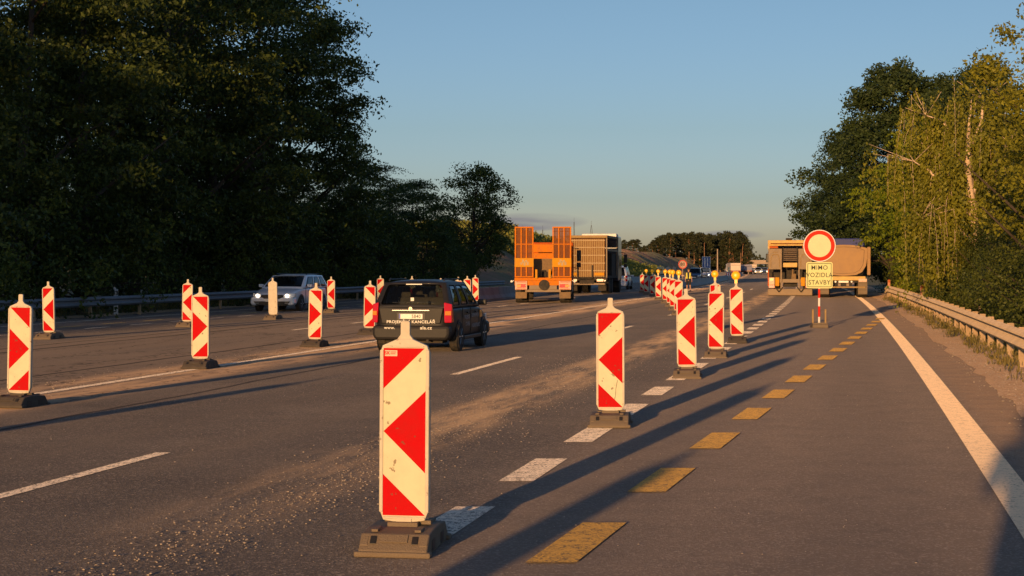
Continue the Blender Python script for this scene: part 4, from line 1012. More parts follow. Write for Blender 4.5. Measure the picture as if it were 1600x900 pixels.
def make_car(name, label, paint, loc, rz, W_=1.71, L=4.3, H_=1.50, front_on=False, detail='rear', dark=False):
    r = empty(name, loc, rz); tag(r, label, 'car'); hw = W_ / 2; k = L / 4.3
    st = [(-2.12, .70, .36, .80), (-2.09, .80, .28, .90), (-1.95, .94, .23, .945), (-1.5, 1, .2, .95), (-.6, 1, .2, .945), (.3, 1, .2, .935), (.95, .995, .2, .93), (1.25, .98, .2, .90), (1.75, .94, .22, .82), (2.02, .84, .24, .72), (2.13, .70, .30, .62)]
    mb = MB(); n = None; V = []
    for (y, w, zb, zt) in st:
        w *= hw; half = [(w * .80, zb), (w * .96, zb + .07), (w * 1.0, zb + .28), (w * .995, (zb + zt) / 2 + .10), (w * .975, zt - .06), (w * .94, zt - .002)]
        ring = [(x, y * k, z) for x, z in half] + [(-x, y * k, z) for x, z in half[::-1]]
        n = len(ring); V += ring
    f = []
    for i in range(len(st) - 1):
        for q in range(n): f.append((i * n + q, i * n + (q + 1) % n, (i + 1) * n + (q + 1) % n, (i + 1) * n + q))
    f += [tuple(range(n))[::-1], tuple((len(st) - 1) * n + q for q in range(n))]
    mb.add(V, f); body = mb.build('body', paint, r, smooth=True, sub=2)
    # greenhouse
    zb, zt = .925, H_ - .055; wb, wt = hw * .945, hw * .76; yr, yf, yrt, yft = -2.05 * k, 1.02 * k, -1.74 * k, .16 * k
    RB, LB, RF, LF = (wb, yr, zb), (-wb, yr, zb), (wb, yf, zb), (-wb, yf, zb)
    RT, LT, RFT, LFT = (wt, yrt, zt), (-wt, yrt, zt), (wt, yft, zt), (-wt, yft, zt)
    nrm = lambda a, b, c: (Vector(b) - Vector(a)).cross(Vector(c) - Vector(a)).normalized()
    o1 = nrm(LB, RB, RT); o1 = o1 if o1.y < 0 else -o1
    patch(LB, RB, RT, LT, [0, .075, .925, 1], [0, .10, .90, 1], {(1, 1)}, paint, M['glass'], r, 'rear_window_frame', 'rear_window', o1)
    o2 = nrm(LF, RF, RFT); o2 = o2 if o2.y > 0 else -o2
    patch(LF, RF, RFT, LFT, [0, .05, .95, 1], [0, .06, .95, 1], {(1, 1)}, paint, M['windscreen'], r, 'windscreen_frame', 'windscreen', o2)
    for s, (a, b, c, d), gl in ((1, (RB, RF, RFT, RT), 'side_window'), (-1, (LB, LF, LFT, LT), 'side_window')):
        o3 = nrm(a, b, c); o3 = o3 if o3.x * s > 0 else -o3
        patch(a, b, c, d, [0, .075, .31, .345, .60, .63, .93, 1], [0, .07, .88, 1], {(1, 1), (3, 1), (5, 1)}, paint if not dark else M['black_plastic'], M['side_glass'], r, 'side_window_frame', gl, o3)
    ro = MB(); NR = 10; rv_ = []
    for a in range(NR + 1):
        for b_ in range(NR + 1):
            u, v = b_ / NR * 2 - 1, a / NR; x = u * (wt + .012); y = (yrt - .05) + (yft + .03 - yrt + .05) * v
            e = (1 - abs(u) ** 3.5) * (1 - abs(2 * v - 1) ** 4) ; rv_.append((x, y - (abs(u) ** 2) * (.05 if v > .5 else -.04) * abs(2 * v - 1) ** 3, zt - .012 + .075 * e))
    rf_ = [(a * (NR + 1) + b_, a * (NR + 1) + b_ + 1, (a + 1) * (NR + 1) + b_ + 1, (a + 1) * (NR + 1) + b_) for a in range(NR) for b_ in range(NR)]
    ro.add(rv_, rf_); roof = ro.build('roof', paint, r, smooth=True); md_ = roof.modifiers.new('s', 'SOLIDIFY'); md_.thickness = .025
    for s in (-1, 1): MB().tube((s * wt * .9, yrt + .25, zt + .065), (s * wt * .9, yft - .35, zt + .065), .012, n=8).tube((s * wt * .9, yrt + .25, zt + .085), (s * wt * .9, yrt + .12, zt + .04), .016, n=6).tube((s * wt * .9, yft - .35, zt + .085), (s * wt * .9, yft - .2, zt + .04), .016, n=6).build('roof_rail', M['black_plastic'], roof)
    # cabin
    c = MB()
    for sx in (-.36, .36):
        c.box((sx, .05, 1.0), (.46, .13, .36)).box((sx, .03, 1.24), (.24, .09, .15))
    c.box((0, -.85, .98), (1.15, .12, .30))
    for sx in (-.4, .4): c.box((sx, -.87, 1.18), (.22, .08, .12))
    c.build('seats', M['seat'], r, bevel=.03)
    # wheels with arches
    for sx in (-1, 1):
        for yy in (-1.28 * k, 1.33 * k):
            MB().lathe([(.02, 0), (.350, 0), (.345, sx * .016), (.02, sx * .016)], 28, axis='x', c=(sx * (hw - .012), yy, .33)).build('wheel_arch', M['black_plastic'], r)
            wheel(r, sx * (hw - .075), yy, .31, .20, sx)
    for sx in (-1, 1):
        MB().box((sx * (hw + .10), .66 * k, 1.0), (.20, .10, .13)).build('door_mirror', M['black_plastic'] if dark else paint, r, bevel=.03)
        for yy in (-.45 * k, .42 * k): MB().box((sx * (hw + .005), yy, .80), (.03, .16, .03)).build('door_handle', M['black_plastic'], r, bevel=.008)
        sl = MB()
        for yy in (-.98 * k, -.12 * k, .83 * k): sl.box((sx * hw * .995, yy, .62), (.012, .012, .56))
        sl.build('door_gap', M['black_plastic'], r)
        MB().box((sx * (hw - .005), .02, .27), (.05, 1.85 * k, .09)).build('sill', M['black_plastic'], r, bevel=.02)
    # bumpers
    MB().prism([(-hw * .88, .26), (hw * .88, .26), (hw * .96, .36), (hw * .95, .56), (-hw * .95, .56), (-hw * .96, .36)], -2.18 * k, -1.86 * k).build('rear_bumper', paint if not dark else M['bumper_dark'], r, bevel=.09)
    MB().prism([(-hw * .93, .24), (hw * .93, .24), (hw * .99, .34), (hw * .97, .56), (-hw * .97, .56), (-hw * .99, .34)], 1.84 * k, 2.18 * k).build('front_bumper', paint, r, bevel=.07)
    # tail
    yt = -2.125 * k
    MB().prism([(-hw * .72, .60), (hw * .72, .60), (hw * .80, .93), (-hw * .80, .93)], yt - .02, yt + .06).build('tailgate', paint, r, bevel=.015)
    for sx in (-1, 1):
        t = MB(); x0, x1 = sx * hw * .83, sx * hw * .985
        t.add([(x0, yt - .03, .62), (x1, yt + .06, .62), (x1, yt + .10, 1.00), (x0 - sx * .02, yt - .0, 1.04), (x0, yt + .2, .62), (x1 + sx * .004, yt + .28, .62), (x1 - sx * .03, yt + .30, 1.0), (x0, yt + .25, 1.04)],
              [(0, 1, 2, 3), (4, 5, 6, 7), (0, 1, 5, 4), (1, 2, 6, 5), (2, 3, 7, 6), (3, 0, 4, 7)])
        tl = t.build('tail_light', M['red_lens'], r, bevel=.015)
        MB().add([(x0 + sx * .012, yt - .036, .775), (x1 - sx * .01, yt + .048, .775), (x1 - sx * .01, yt + .055, .86), (x0 + sx * .012, yt - .026, .86)], [(0, 1, 2, 3)]).build('indicator_lens', M['orange_lens'] if dark else M['clear_lens'], tl)
    MB().box((0, yt - .006, .755), (.64, .036, .19)).build('plate_recess', M['black_plastic'], r, bevel=.02)
    pl = MB().box((0, yt - .030, .75), (.50, .014, .108)).build('number_plate', M['plate'], r, bevel=.006)
    MB().box((-.232, yt - .0385, .75), (.034, .004, .100)).build('blue_band', M['eu_blue'], pl)
    if detail == 'rear':
        text_mesh('plate_characters', '5840', .105, M['sign_black'], pl, (.115, yt - .039, .748), FACE, .001, .001, .85)
        MB().box((0, yt - .03, .875), (.80, .03, .030)).build('tailgate_strip', M['chrome'], r, bevel=.008)
        MB().lathe([(.024, -.01), (.036, -.01), (.036, 0), (.024, 0)], 20, axis='y', c=(0, yt - .048, .91), closed=True).box((0, yt - .056, .91), (.065, .006, .012)).build('badge', M['chrome'], r)
        text_mesh('company_lettering', 'PROJEKČNÍ KANCELÁŘ', .082, M['decal'], r, (0, -2.148 * k - .008, .635), FACE, .001, .0016, 1.12)
        text_mesh('web_lettering', 'www.', .080, M['decal'], r, (-.44, -2.19 * k - .003, .515), FACE, .001, .0012, 1.15)
        text_mesh('web_lettering', 'ala.cz', .092, M['decal'], r, (.33, -2.19 * k - .003, .515), FACE, .001, .0016, 1.15)
        MB().tube((0, -2.03 * k, 1.0), (-.42, -2.02 * k, 1.035), .008, n=6).build('rear_wiper', M['black_plastic'], r)
        MB().box((0, -1.845 * k, 1.41), (.34, .02, .018)).build('high_brake_light', M['clear_lens'], r)
        MB().box((0.0, -2.01 * k, 1.10), (.07, .006, .07)).build('window_sticker', M['decal'], r)
        MB().tube((.0, yrt + .12, zt + .05), (.0, yrt - .02, zt + .16), .006, n=6).build('antenna', M['black_plastic'], roof)
        for i, (yy, zz, s_, m_) in enumerate(((-.55, .70, 'PROJEKCE', 'decal_grey'), (.35, .72, 'DOPRAVNÍCH', 'decal_grey'), (-.5, .55, 'STAVEB', 'decal_grey'), (.4, .50, 'A KONSTRUKCÍ', 'decal_grey'))):
            text_mesh('door_lettering', s_, .12, M[m_], r, (hw + .006, yy, zz), (R(90), 0, R(90)), .001, .001)
        MB().box((hw * .985, 1.02, .74), (.02, .24, .16)).build('wing_decal', M['orange_lens'], r)
        MB().tube((.35, -2.15, .26), (.35, -1.8, .26), .03, n=10).build('exhaust', M['chassis'], r)
        MB().box((0, -1.6, .24), (1.2, .5, .10)).build('undertray', M['chassis'], r)
    else:
        text_mesh('plate_characters', '·', .09, M['sign_black'], pl, (.1, yt - .039, .748), FACE)
    # nose
    yn = 2.13 * k
    MB().prism([(-.42, .66), (.42, .66), (.46, .58), (.30, .50), (-.30, .50), (-.46, .58)], yn - .02, yn + .055).build('grille', M['black_plastic'], r, bevel=.01)
    MB().prism([(-.74, .40), (.74, .40), (.62, .25), (-.62, .25)], yn, yn + .075).build('lower_grille', M['black_plastic'], r, bevel=.01)
    fp = MB().box((0, yn + .09, .44), (.50, .014, .105)).build('front_plate', M['plate'], r)
    for sx in (-1, 1):
        h = MB(); x0, x1 = sx * .46, sx * hw * .94
        h.add([(x0, yn + .045, .55), (x1, yn - .15, .58), (x1, yn - .18, .72), (x0, yn + .0, .68), (x0, yn - .2, .55), (x1, yn - .35, .58), (x1, yn - .38, .72), (x0, yn - .2, .68)],
              [(0, 1, 2, 3), (4, 5, 6, 7), (0, 1, 5, 4), (1, 2, 6, 5), (2, 3, 7, 6), (3, 0, 4, 7)])
        hl = h.build('headlight', M['clear_lens'], r, bevel=.012)
        if front_on: MB().lathe([(.005, .0), (.055, 0), (.055, .03), (.005, .045)], 16, axis='y', c=(sx * .60, yn + .0, .63)).build('lit_bulb', M['head_on'], hl)
        MB().box((sx * .60, yn + .06, .33), (.18, .03, .05)).build('fog_light', M['clear_lens'], r, bevel=.01)
    return r
ya = F * HC / (557 - HZ) + 1.0 
make_car('estate_car', 'dark grey estate car with white lettering on its tailgate driving away in the middle lane', M['dark_paint'], (X(645, 33) + .30, 34.9, 0), -heading(35) * .95, H_=1.50, dark=True).scale = (.9, .9, .9)
make_car('estate_car', 'silver white estate car coming towards the camera, headlights on, in tree shade', M['white_car'], (X(455, 66.5), 66.5, 0), math.pi - heading(60) - .02, W_=1.80, L=4.6, H_=1.47, front_on=True, detail='front').scale = (.94, .94, .92)
make_car('hatchback_car', 'blue oncoming car behind the concrete barrier left of the blue lane sign', M['blue_car'], (X(1085.5, 220), 220, 0), math.pi - heading(200), front_on=False, detail='front', H_=1.6)
make_car('hatchback_car', 'white oncoming car with bright headlights just below the blue lane sign', M['white_car'], (X(1101.5, 255), 255, 0), math.pi - heading(230), front_on=True, detail='front', H_=1.7)
make_car('hatchback_car', 'oncoming silver car with lit headlights right of the lorry queue', M['silver_car'], (X(1184.5, 430), 430, .2), math.pi - heading(230), front_on=True, detail='front', H_=1.6)
make_car('hatchback_car', 'oncoming car with lit headlights farthest right beside the grey ramp truck', M['silver_car'], (X(1194.5, 440), 440, .2), math.pi - heading(230), front_on=True, detail='front', H_=1.5)
make_car('hatchback_car', 'white car just ahead of the board-backed truck, glimpsed at its right side', M['white_car'], (X(966, 132), 132, 0), -heading(130), detail='front', H_=1.75, W_=1.8)

# ------------------------------------------------------------------ trucks
def twheels(r, ys, hw, rad=.50, w=.30, dual=True):
    for yy in ys:
        for sx in (-1, 1): wheel(r, sx * (hw - w / 2 - (.12 if dual else 0)), yy, rad, w * (1.8 if dual else 1), sx, dark=not dual)
def cab(r, y0, hw, h, paint, zb=.75, mirror=True, L=2.1):
    c = MB().prismx([(y0, zb), (y0 + L, zb), (y0 + L + .05, zb + .6), (y0 + L - .12, h - .25), (y0 + L - .45, h), (y0, h)], -hw, hw).build('cab', paint, r, bevel=.06)
    MB().add([(-hw * .9, y0 + L + .04, zb + 1.0), (hw * .9, y0 + L + .04, zb + 1.0), (hw * .88, y0 + L - .09, h - .45), (-hw * .88, y0 + L - .09, h - .45)], [(0, 1, 2, 3)]).build('windscreen', M['windscreen'], c)
    for sx in (-1, 1):
        MB().add([(sx * (hw + .006), y0 + .6, zb + .95), (sx * (hw + .006), y0 + L - .15, zb + .95), (sx * (hw + .006), y0 + L - .3, zb + 1.65), (sx * (hw + .006), y0 + .6, zb + 1.65)], [(0, 1, 2, 3)]).build('door_window', M['windscreen'], c)
        if mirror:
            m = MB().box((sx * (hw + .27), y0 + L - .1, zb + 1.45), (.22, .10, .55)).box((sx * (hw + .26), y0 + L - .1, zb + .98), (.22, .10, .24)).build('door_mirror', M['black_plastic'], c, bevel=.04)
            MB().tube((sx * hw, y0 + L - .15, zb + 1.85), (sx * (hw + .26), y0 + L - .12, zb + 1.80), .02, n=6).tube((sx * hw, y0 + L - .15, zb + .85), (sx * (hw + .26), y0 + L - .12, zb + .80), .02, n=6).build('mirror_arm', M['black_plastic'], m)
    return c
def truck_orange():
    y = 79.5; r = empty('ramp_truck', (X(848.5, y), y, 0), -.045); tag(r, 'orange low-loader truck with two tall raised loading ramps at its rear', 'truck')
    hw = 1.275
    MB().b2(-hw, hw, .3, 8.2, .95, 1.15).b2(-.45, .45, .3, 10.2, .62, .95).build('flatbed', M['truck_red'], r, bevel=.02)
    # rear beam and light clusters
    MB().b2(-hw, hw, 0, .3, .80, 1.02).b2(-hw, hw, -.02, .28, 1.02, 1.14).build('rear_beam', M['truck_orange'], r, bevel=.015)
    MB().b2(-.80, .80, .06, .22, .50, .62).build('underrun_bar', M['truck_grey'], r, bevel=.01)
    MB().b2(-.62, .62, .02, .12, .62, .98).build('rear_crossmember', M['truck_grey'], r, bevel=.01)
    MB().lathe([(.01, 0), (.24, 0), (.24, .05), (.01, .05)], 20, axis='y', c=(.05, -.05, .82)).build('tow_coupling', M['chassis'], r)
    for sx in (-1, 1):
        p = MB().b2(sx * .98 - .27, sx * .98 + .27, -.06, .0, .60, 1.00).build('light_panel', M['hazard'], r, bevel=.01)
        MB().b2(sx * .95 - .20, sx * .95 + .17, -.085, -.062, .70, .86).build('tail_light', M['red_lens'], p, bevel=.01)
        MB().b2(sx * 1.08 - .09, sx * 1.08 + .09, -.088, -.064, .72, .84).build('indicator', M['orange_lens'], p)
        [MB().b2(sx * .98 - .22, sx * .98 + .22, -.068, -.062, a, a + .033).build('reflector_strip', M['truck_red'], p) for a in (.62, .94)]
        MB().b2(sx * .98 - .25, sx * .98 + .25, .03, .05, .22, .50).build('mud_flap', M['mud'], r)
        MB().tube((sx * (hw + .02), -.05, 1.02), (sx * (hw + .12), -.05, .98), .02, n=6).lathe([(.005, -.04), (.05, -.04), (.05, .0), (.005, 0)], 12, axis='y', c=(sx * (hw + .13), -.05, .98)).build('side_marker', M['clear_lens'], r)
    # ramps
    for sx in (-1, 1):
        x0, x1 = (sx * .42, sx * 1.26) if sx > 0 else (sx * 1.26, sx * .42)
        fr = MB(); z0, z1 = 1.16, 3.42
        for a, b in ((x0, x0 + .06), (x1 - .06, x1)): fr.b2(a, b, -.16, -.04, z0, z1)
        fr.b2(x0, x1, -.17, -.03, z1 - .06, z1); fr.b2(x0, x1, -.165, -.035, z0, z0 + .05)
        for t in (.34, .62): xx = x0 + (x1 - x0) * t; fr.b2(xx - .028, xx + .028, -.15, -.05, z0 + .05, z1 - .06)
        fr.b2(x0 + .06, x1 - .06, -.12, -.06, 2.62, 2.66)
        rm = fr.build('ramp', M['truck_orange'], r, bevel=.006)
        bd = MB(); q = x0 + .07
        while q < x1 - .08: bd.b2(q, q + .052, -.085, -.06, z0 + .05, z1 - .06); q += .060
        for q in (1.45, 2.2, 2.5, 2.95, 3.2): bd.b2(x0 + .06, x1 - .06, -.060, -.045, q, q + .03)
        bd.build('ramp_slats', M['rust'], rm)
        MB().b2(x0 - .005, x1 + .005, -.20, -.165, 1.62, 2.02).build('ramp_plate', M['truck_amber'], rm, bevel=.006)
        s = MB(); 
        for k in range(5): s.box((x0 + .30 + k * .07, -.203, 1.82 + (.06 if k % 2 else -.04)), (.09, .004, .10 + .05 * (k % 3)))
        s.build('paint_scuffs', M['board_light'], rm)
        MB().b2(sx * .30 - .05 + (0 if sx > 0 else 0), sx * .30 + .05, -.10, .05, 1.10, 1.52).build('ramp_hinge', M['truck_amber'], r, bevel=.01)
        MB().tube((sx * .32, .3, 1.2), (sx * .55, .0, 1.9), .035, n=8).build('ramp_ram', M['chassis'], r)
    # headboard and load seen between the ramps
    MB().b2(-.62, .62, 1.2, 1.3, 1.15, 2.0).build('inner_board', M['mud'], r)
    MB().b2(-.75, .75, 6.4, 6.5, 2.0, 2.30).b2(-.9, .9, 6.4, 6.6, 2.34, 2.72).b2(-.9, .9, 6.38, 6.46, 1.9, 1.98).build('headboard', M['truck_orange'], r, bevel=.01)
    MB().b2(-.15, .15, 1.05, 1.2, 1.17, 1.42).box((0, 1.1, 1.45), (.18, .1, .08)).build('winch', M['chassis'], r, bevel=.02)
    MB().b2(hw - .06, hw, .35, 8.0, 1.15, 1.42).b2(-hw, -hw + .06, .35, 8.0, 1.15, 1.42).build('side_board', M['truck_red'], r)
    cab(r, 8.4, hw - .02, 2.85, M['truck_red'])
    twheels(r, (1.35, 2.55, 9.4), hw, .42)
    for sx in (-1, 1): MB().b2(sx * hw - .04 * sx - .02, sx * hw - .04 * sx + .02, 3.4, 8.0, .45, .85).build('side_guard', M['steel'], r)
truck_orange()
def truck_boards():
    y = 109; r = empty('board_truck', (X(917, y), y, 0), -heading(105) + .0); tag(r, 'truck with slatted timber tailboard and dark blue cab, right of the orange ramp truck', 'truck')
    hw = 1.25
    MB().b2(-.45, .45, 0, 8.4, .60, .95).b2(-hw, hw, .1, 6.0, .95, 1.1).build('chassis', M['chassis'], r)
    MB().b2(-hw, hw, 0, .12, .82, 1.0).build('rear_beam', M['chassis'], r, bevel=.01)
    MB().b2(-hw * .9, hw * .9, .0, .1, .55, .66).build('underrun_bar', M['truck_grey'], r)
    t = MB().b2(-hw, hw - .14, -.04, .02, 1.05, 3.38).build('tailboard', M['rust'], r)
    bd = MB(); q = -hw
    while q < hw - .2: bd.b2(q + .012, q + .088, -.08, -.041, 1.03, 3.36); q += .112
    bd.build('boards', M['board'], t)
    bt = MB()
    for zz in (1.42, 1.88, 2.36, 2.84, 3.27): bt.b2(-hw, hw - .12, -.105, -.081, zz - .025, zz + .025)
    bt.build('battens', M['board_light'], t)
    for sx in (-.55, .35): MB().b2(sx - .05, sx + .05, -.16, -.105, .95, 1.75).build('tail_stay', M['chassis'], r)
    for xx in (-.88, .78): MB().b2(xx - .30, xx + .30, -.14, -.107, 1.12, 1.30).build('amber_panel', M['truck_amber'], r)
    for sx in (-1, 1):
        MB().b2(sx * .82 - .2, sx * .82 + .2, -.03, .0, .76, .90).build('tail_light', M['red_lens'], r)
        MB().lathe([(.005, -.02), (.05, -.02), (.05, 0), (.005, 0)], 12, axis='y', c=(sx * 1.12, -.03, .80)).build('marker_lamp', M['clear_lens'], r)
        MB().b2(sx * .9 - .25, sx * .9 + .25, .4, .42, .18, .7).build('mud_flap', M['chassis'], r)
    MB().b2(-hw, hw, 0, 5.9, 3.42, 3.58).build('roof_frame', M['board'], r, bevel=.02)
    MB().b2(hw - .08, hw, .0, .1, 1.0, 3.4).b2(-hw, -hw + .08, .0, .1, 1.0, 3.4).b2(hw - .08, hw, 5.8, 5.9, 1.0, 3.4).b2(-hw, -hw + .08, 5.8, 5.9, 1.0, 3.4).build('corner_post', M['truck_grey'], r)
    MB().b2(hw - .03, hw, .1, 5.8, 2.62, 2.74).b2(-hw, -hw + .03, .1, 5.8, 2.62, 2.74).build('side_rail', M['board_light'], r)
    MB().b2(-hw + .1, hw - .1, 3.4, 5.7, 1.1, 2.5).build('load', M['chassis'], r)
    c = cab(r, 6.2, hw, 3.62, M['cab_blue'])
    MB().prismx([(6.2, 3.5), (8.0, 3.5), (7.2, 3.78), (6.2, 3.80)], -hw * .9, hw * .9).build('wind_deflector', M['white_plastic'], c, bevel=.03)
    twheels(r, (1.5, 2.8, 7.4), hw, .5)
truck_boards()
def truck_paver():
    y = 101; r = empty('ramp_truck', (X(1234.5, y), y, 0), -heading(100)); tag(r, 'dusty yellow-grey truck with two folded ramps and open dark bay, left of round sign', 'truck')
    hw = 1.25
    MB().b2(-hw, hw, .1, 7.5, .75, .95).build('bed', M['truck_grey'], r)
    MB().b2(-hw, hw, -.1, .1, .02, .40).build('bumper', M['truck_grey'], r, bevel=.03)
    MB().b2(-hw, hw, .0, .25, 2.92, 3.16).b2(-hw, hw, -.03, .05, 2.84, 2.92).build('top_beam', M['truck_yellow'], r, bevel=.015)
    MB().b2(-hw, -hw + .1, .0, 5.5, 2.6, 3.1).b2(hw - .1, hw, 0, 5.5, 2.6, 3.1).build('side_panel', M['truck_yellow'], r)
    MB().tube((-1.1, -.06, 2.97), (1.1, -.06, 2.97), .025, n=6).build('cross_tube', M['rust'], r)
    MB().b2(-.25, .12, -.05, .1, 3.16, 3.28).build('beacon_box', M['chassis'], r, bevel=.03)
    for sx in (-1, 1):
        MB().b2(sx * .92 - .24, sx * .92 + .24, -.08, -.03, 2.70, 2.83).build('red_light_bar', M['truck_red'], r, bevel=.01)
        x0, x1 = (.46, 1.22) if sx > 0 else (-1.22, -.46)
        p = MB().b2(x0, x1, -.10, -.02, 1.50, 2.68).build('folded_ramp', M['truck_grey'], r, bevel=.02); cx = (x0 + x1) / 2
        e = MB(); pr = [(-.24, 1.62), (-.24, 2.10), (-.15, 2.34), (.15, 2.34), (.24, 2.10), (.24, 1.62)]
        for a, b in zip(pr[:-1], pr[1:]): e.tube((cx + a[0], -.11, a[1]), (cx + b[0], -.11, b[1]), .022, n=6)
        e.tube((cx - .12, -.11, 2.48), (cx + .12, -.11, 2.48), .022, n=6)
        for qx in (-.3, .3): e.lathe([(.003, -.02), (.03, -.02), (.03, 0), (.003, 0)], 8, axis='y', c=(cx + qx, -.10, 1.58))
        e.build('embossing', M['board'], p)
        MB().b2(sx * 1.22 - .03, sx * 1.22 + .03, -.06, .1, .55, 1.50).build('outer_post', M['truck_red'], r)
        MB().b2(sx * .50 - .04, sx * .50 + .04, -.08, .1, .42, 1.5).build('inner_post', M['truck_grey'], r)
        MB().b2(sx * .72 - .12, sx * .72 + .12, -.12, -.02, .55, 1.05).build('amber_cylinder', M['truck_amber'], r, bevel=.03)
        l = MB().b2(sx * 1.03 - .16, sx * 1.03 + .16, -.12, -.03, .62, 1.04).build('light_cluster', M['hazard'], r, bevel=.01)
        MB().b2(sx * 1.03 - .10, sx * 1.03 + .10, -.135, -.121, .86, 1.0).build('indicator', M['orange_lens'], l)
        MB().b2(sx * 1.03 - .16, sx * 1.03 + .16, -.13, -.03, .45, .60).build('reflector', M['red_lens'], r)
        MB().path([(sx * .85, -.16, .52), (sx * .62, -.18, .22), (sx * .40, -.16, .50)], [.035, .035, .035], 6).build('safety_chain', M['chassis'], r)
    MB().b2(-hw + .02, hw - .02, 1.9, 2.0, .95, 2.9).build('back_wall', M['chassis'], r)
    lv = MB()
    for k in range(7): lv.box((0, .05, 2.66 - k * .105), (.82, .10, .022), rot=Matrix.Rotation(R(25), 3, 'X'))
    lv.build('louvre', M['truck_grey'], r); MB().b2(-.42, -.36, 0, .1, 1.95, 2.75).b2(.36, .42, 0, .1, 1.95, 2.75).build('louvre_frame', M['chassis'], r)
    MB().b2(-.40, .40, -.02, .14, 1.62, 1.88).build('yellow_crossbar', M['truck_yellow'], r, bevel=.02)
    MB().b2(-.40, .40, .9, 1.0, .5, .95).build('step', M['chassis'], r)
    MB().tube((.1, .7, .9), (.15, .7, 1.5), .05, n=8).box((.22, .7, 1.1), (.2, .2, .3)).build('machinery', M['mud'], r)
    cab(r, 7.7, hw, 2.9, M['truck_yellow']); twheels(r, (1.5, 2.7, 8.7), hw, .48)
truck_paver()
def truck_tipper():
    y = 94.5; r = empty('tipper_truck', (X(1318, y), y, 0), -heading(95)); tag(r, 'tan tipper truck with rounded dump body under a blue tarpaulin, behind the round sign', 'truck')
    hw = 1.25; pts = []
    for k in range(17):
        t = math.pi * k / 16; pts.append((-math.cos(t) * 1.22 * (1 if abs(math.cos(t)) < .98 else 1), 2.12 - math.sin(t) ** .7 * 1.02))
    pts = [(-1.26, 2.62), (-1.24, 2.1), (-1.18, 1.7), (-.98, 1.36), (-.65, 1.20), (0, 1.15), (.65, 1.20), (.98, 1.36), (1.18, 1.7), (1.24, 2.1), (1.26, 2.62), (1.0, 2.72), (.5, 2.80), (0, 2.82), (-.5, 2.80), (-1.0, 2.72)]
    b = MB().prism(pts, 0, 5.4).build('dump_body', M['tan_body'], r, bevel=.03)
    sc = lambda s, dz: [(x * s, (z - 2.0) * s + 2.0 + dz) for x, z in pts]
    rm = MB(); A, B = sc(.99, 0), sc(.86, 0); n = len(pts); vv = []
    for q in range(n): vv += [(A[q][0], -.05, A[q][1]), (B[q][0], -.05, B[q][1]), (A[q][0], .0, A[q][1]), (B[q][0], .0, B[q][1])]
    ff = []
    for q in range(n):
        a, c = q * 4, ((q + 1) % n) * 4; ff += [(a, c, c + 1, a + 1), (a + 1, c + 1, c + 3, a + 3), (a, a + 2, c + 2, c)]
    rm.add(vv, ff); rm.build('tailgate_rim', M['tan_body'], b)
    dk = MB(); A2 = sc(.87, 0); B2 = sc(.845, 0)
    for q in range(n):
        q2 = (q + 1) % n; dk.add([(A2[q][0], -.012, A2[q][1]), (A2[q2][0], -.012, A2[q2][1]), (B2[q2][0], -.012, B2[q2][1]), (B2[q][0], -.012, B2[q][1])], [(0, 1, 2, 3)])
    dk.build('tailgate_seam', M['chassis'], b)
    MB().b2(hw - .02, hw + .16, .02, .3, 1.2, 2.70).b2(-hw - .16, -hw + .02, .02, .3, 1.2, 2.70).build('body_flange', M['tan_body'], b, bevel=.03)
    MB().prism([(-1.12, 2.6), (1.12, 2.6), (1.08, 3.05), (.9, 3.16), (-.9, 3.16), (-1.08, 3.05)], .5, 5.2).build('tarpaulin', M['tarp_blue'], r, bevel=.05)
    MB().b2(-.45, .45, 0, 7.8, .62, .98).b2(-hw + .25, hw - .25, .05, .25, .80, 1.14).build('chassis', M['chassis'], r)
    MB().b2(-hw + .1, hw - .1, -.02, .05, .92, 1.14).build('rear_crossmember', M['truck_yellow'], r, bevel=.02)
    MB().b2(-hw + .1, hw - .12, -.05, .03, .52, .60).build('underrun_bar', M['board'], r, bevel=.01)
    MB().b2(-.26, .26, -.06, -.04, .80, .90).build('number_plate', M['plate'], r)
    for sx in (-1, 1):
        MB().lathe([(.004, -.03), (.05, -.03), (.05, 0), (.004, 0)], 10, axis='y', c=(sx * .42, -.03, .85)).build('marker_lamp', M['clear_lens'], r)
        MB().b2(sx * .22 - .07, sx * .22 + .07, -.04, .1, .62, .76).build('bracket', M['truck_grey'], r)
        MB().b2(sx * 1.0 - .22, sx * 1.0 + .22, -.06, .0, .84, 1.02).build('tail_light', M['red_lens'] if sx < 0 else M['hazard'], r, bevel=.01)
        MB().b2(sx * 1.0 - .24, sx * 1.0 + .24, .02, .05, .18, .84).build('mud_flap', M['rubber_base'], r)
        mb = MB()
        for zz in (.3, .48, .66): mb.b2(sx * 1.0 - .23, sx * 1.0 + .23, .005, .019, zz, zz + .02)
        mb.build('flap_ribs', M['truck_grey'], r)
    cab(r, 5.8, hw, 2.95, M['cab_blue']); twheels(r, (1.0, 2.3, 6.9), hw, .5)
truck_tipper()
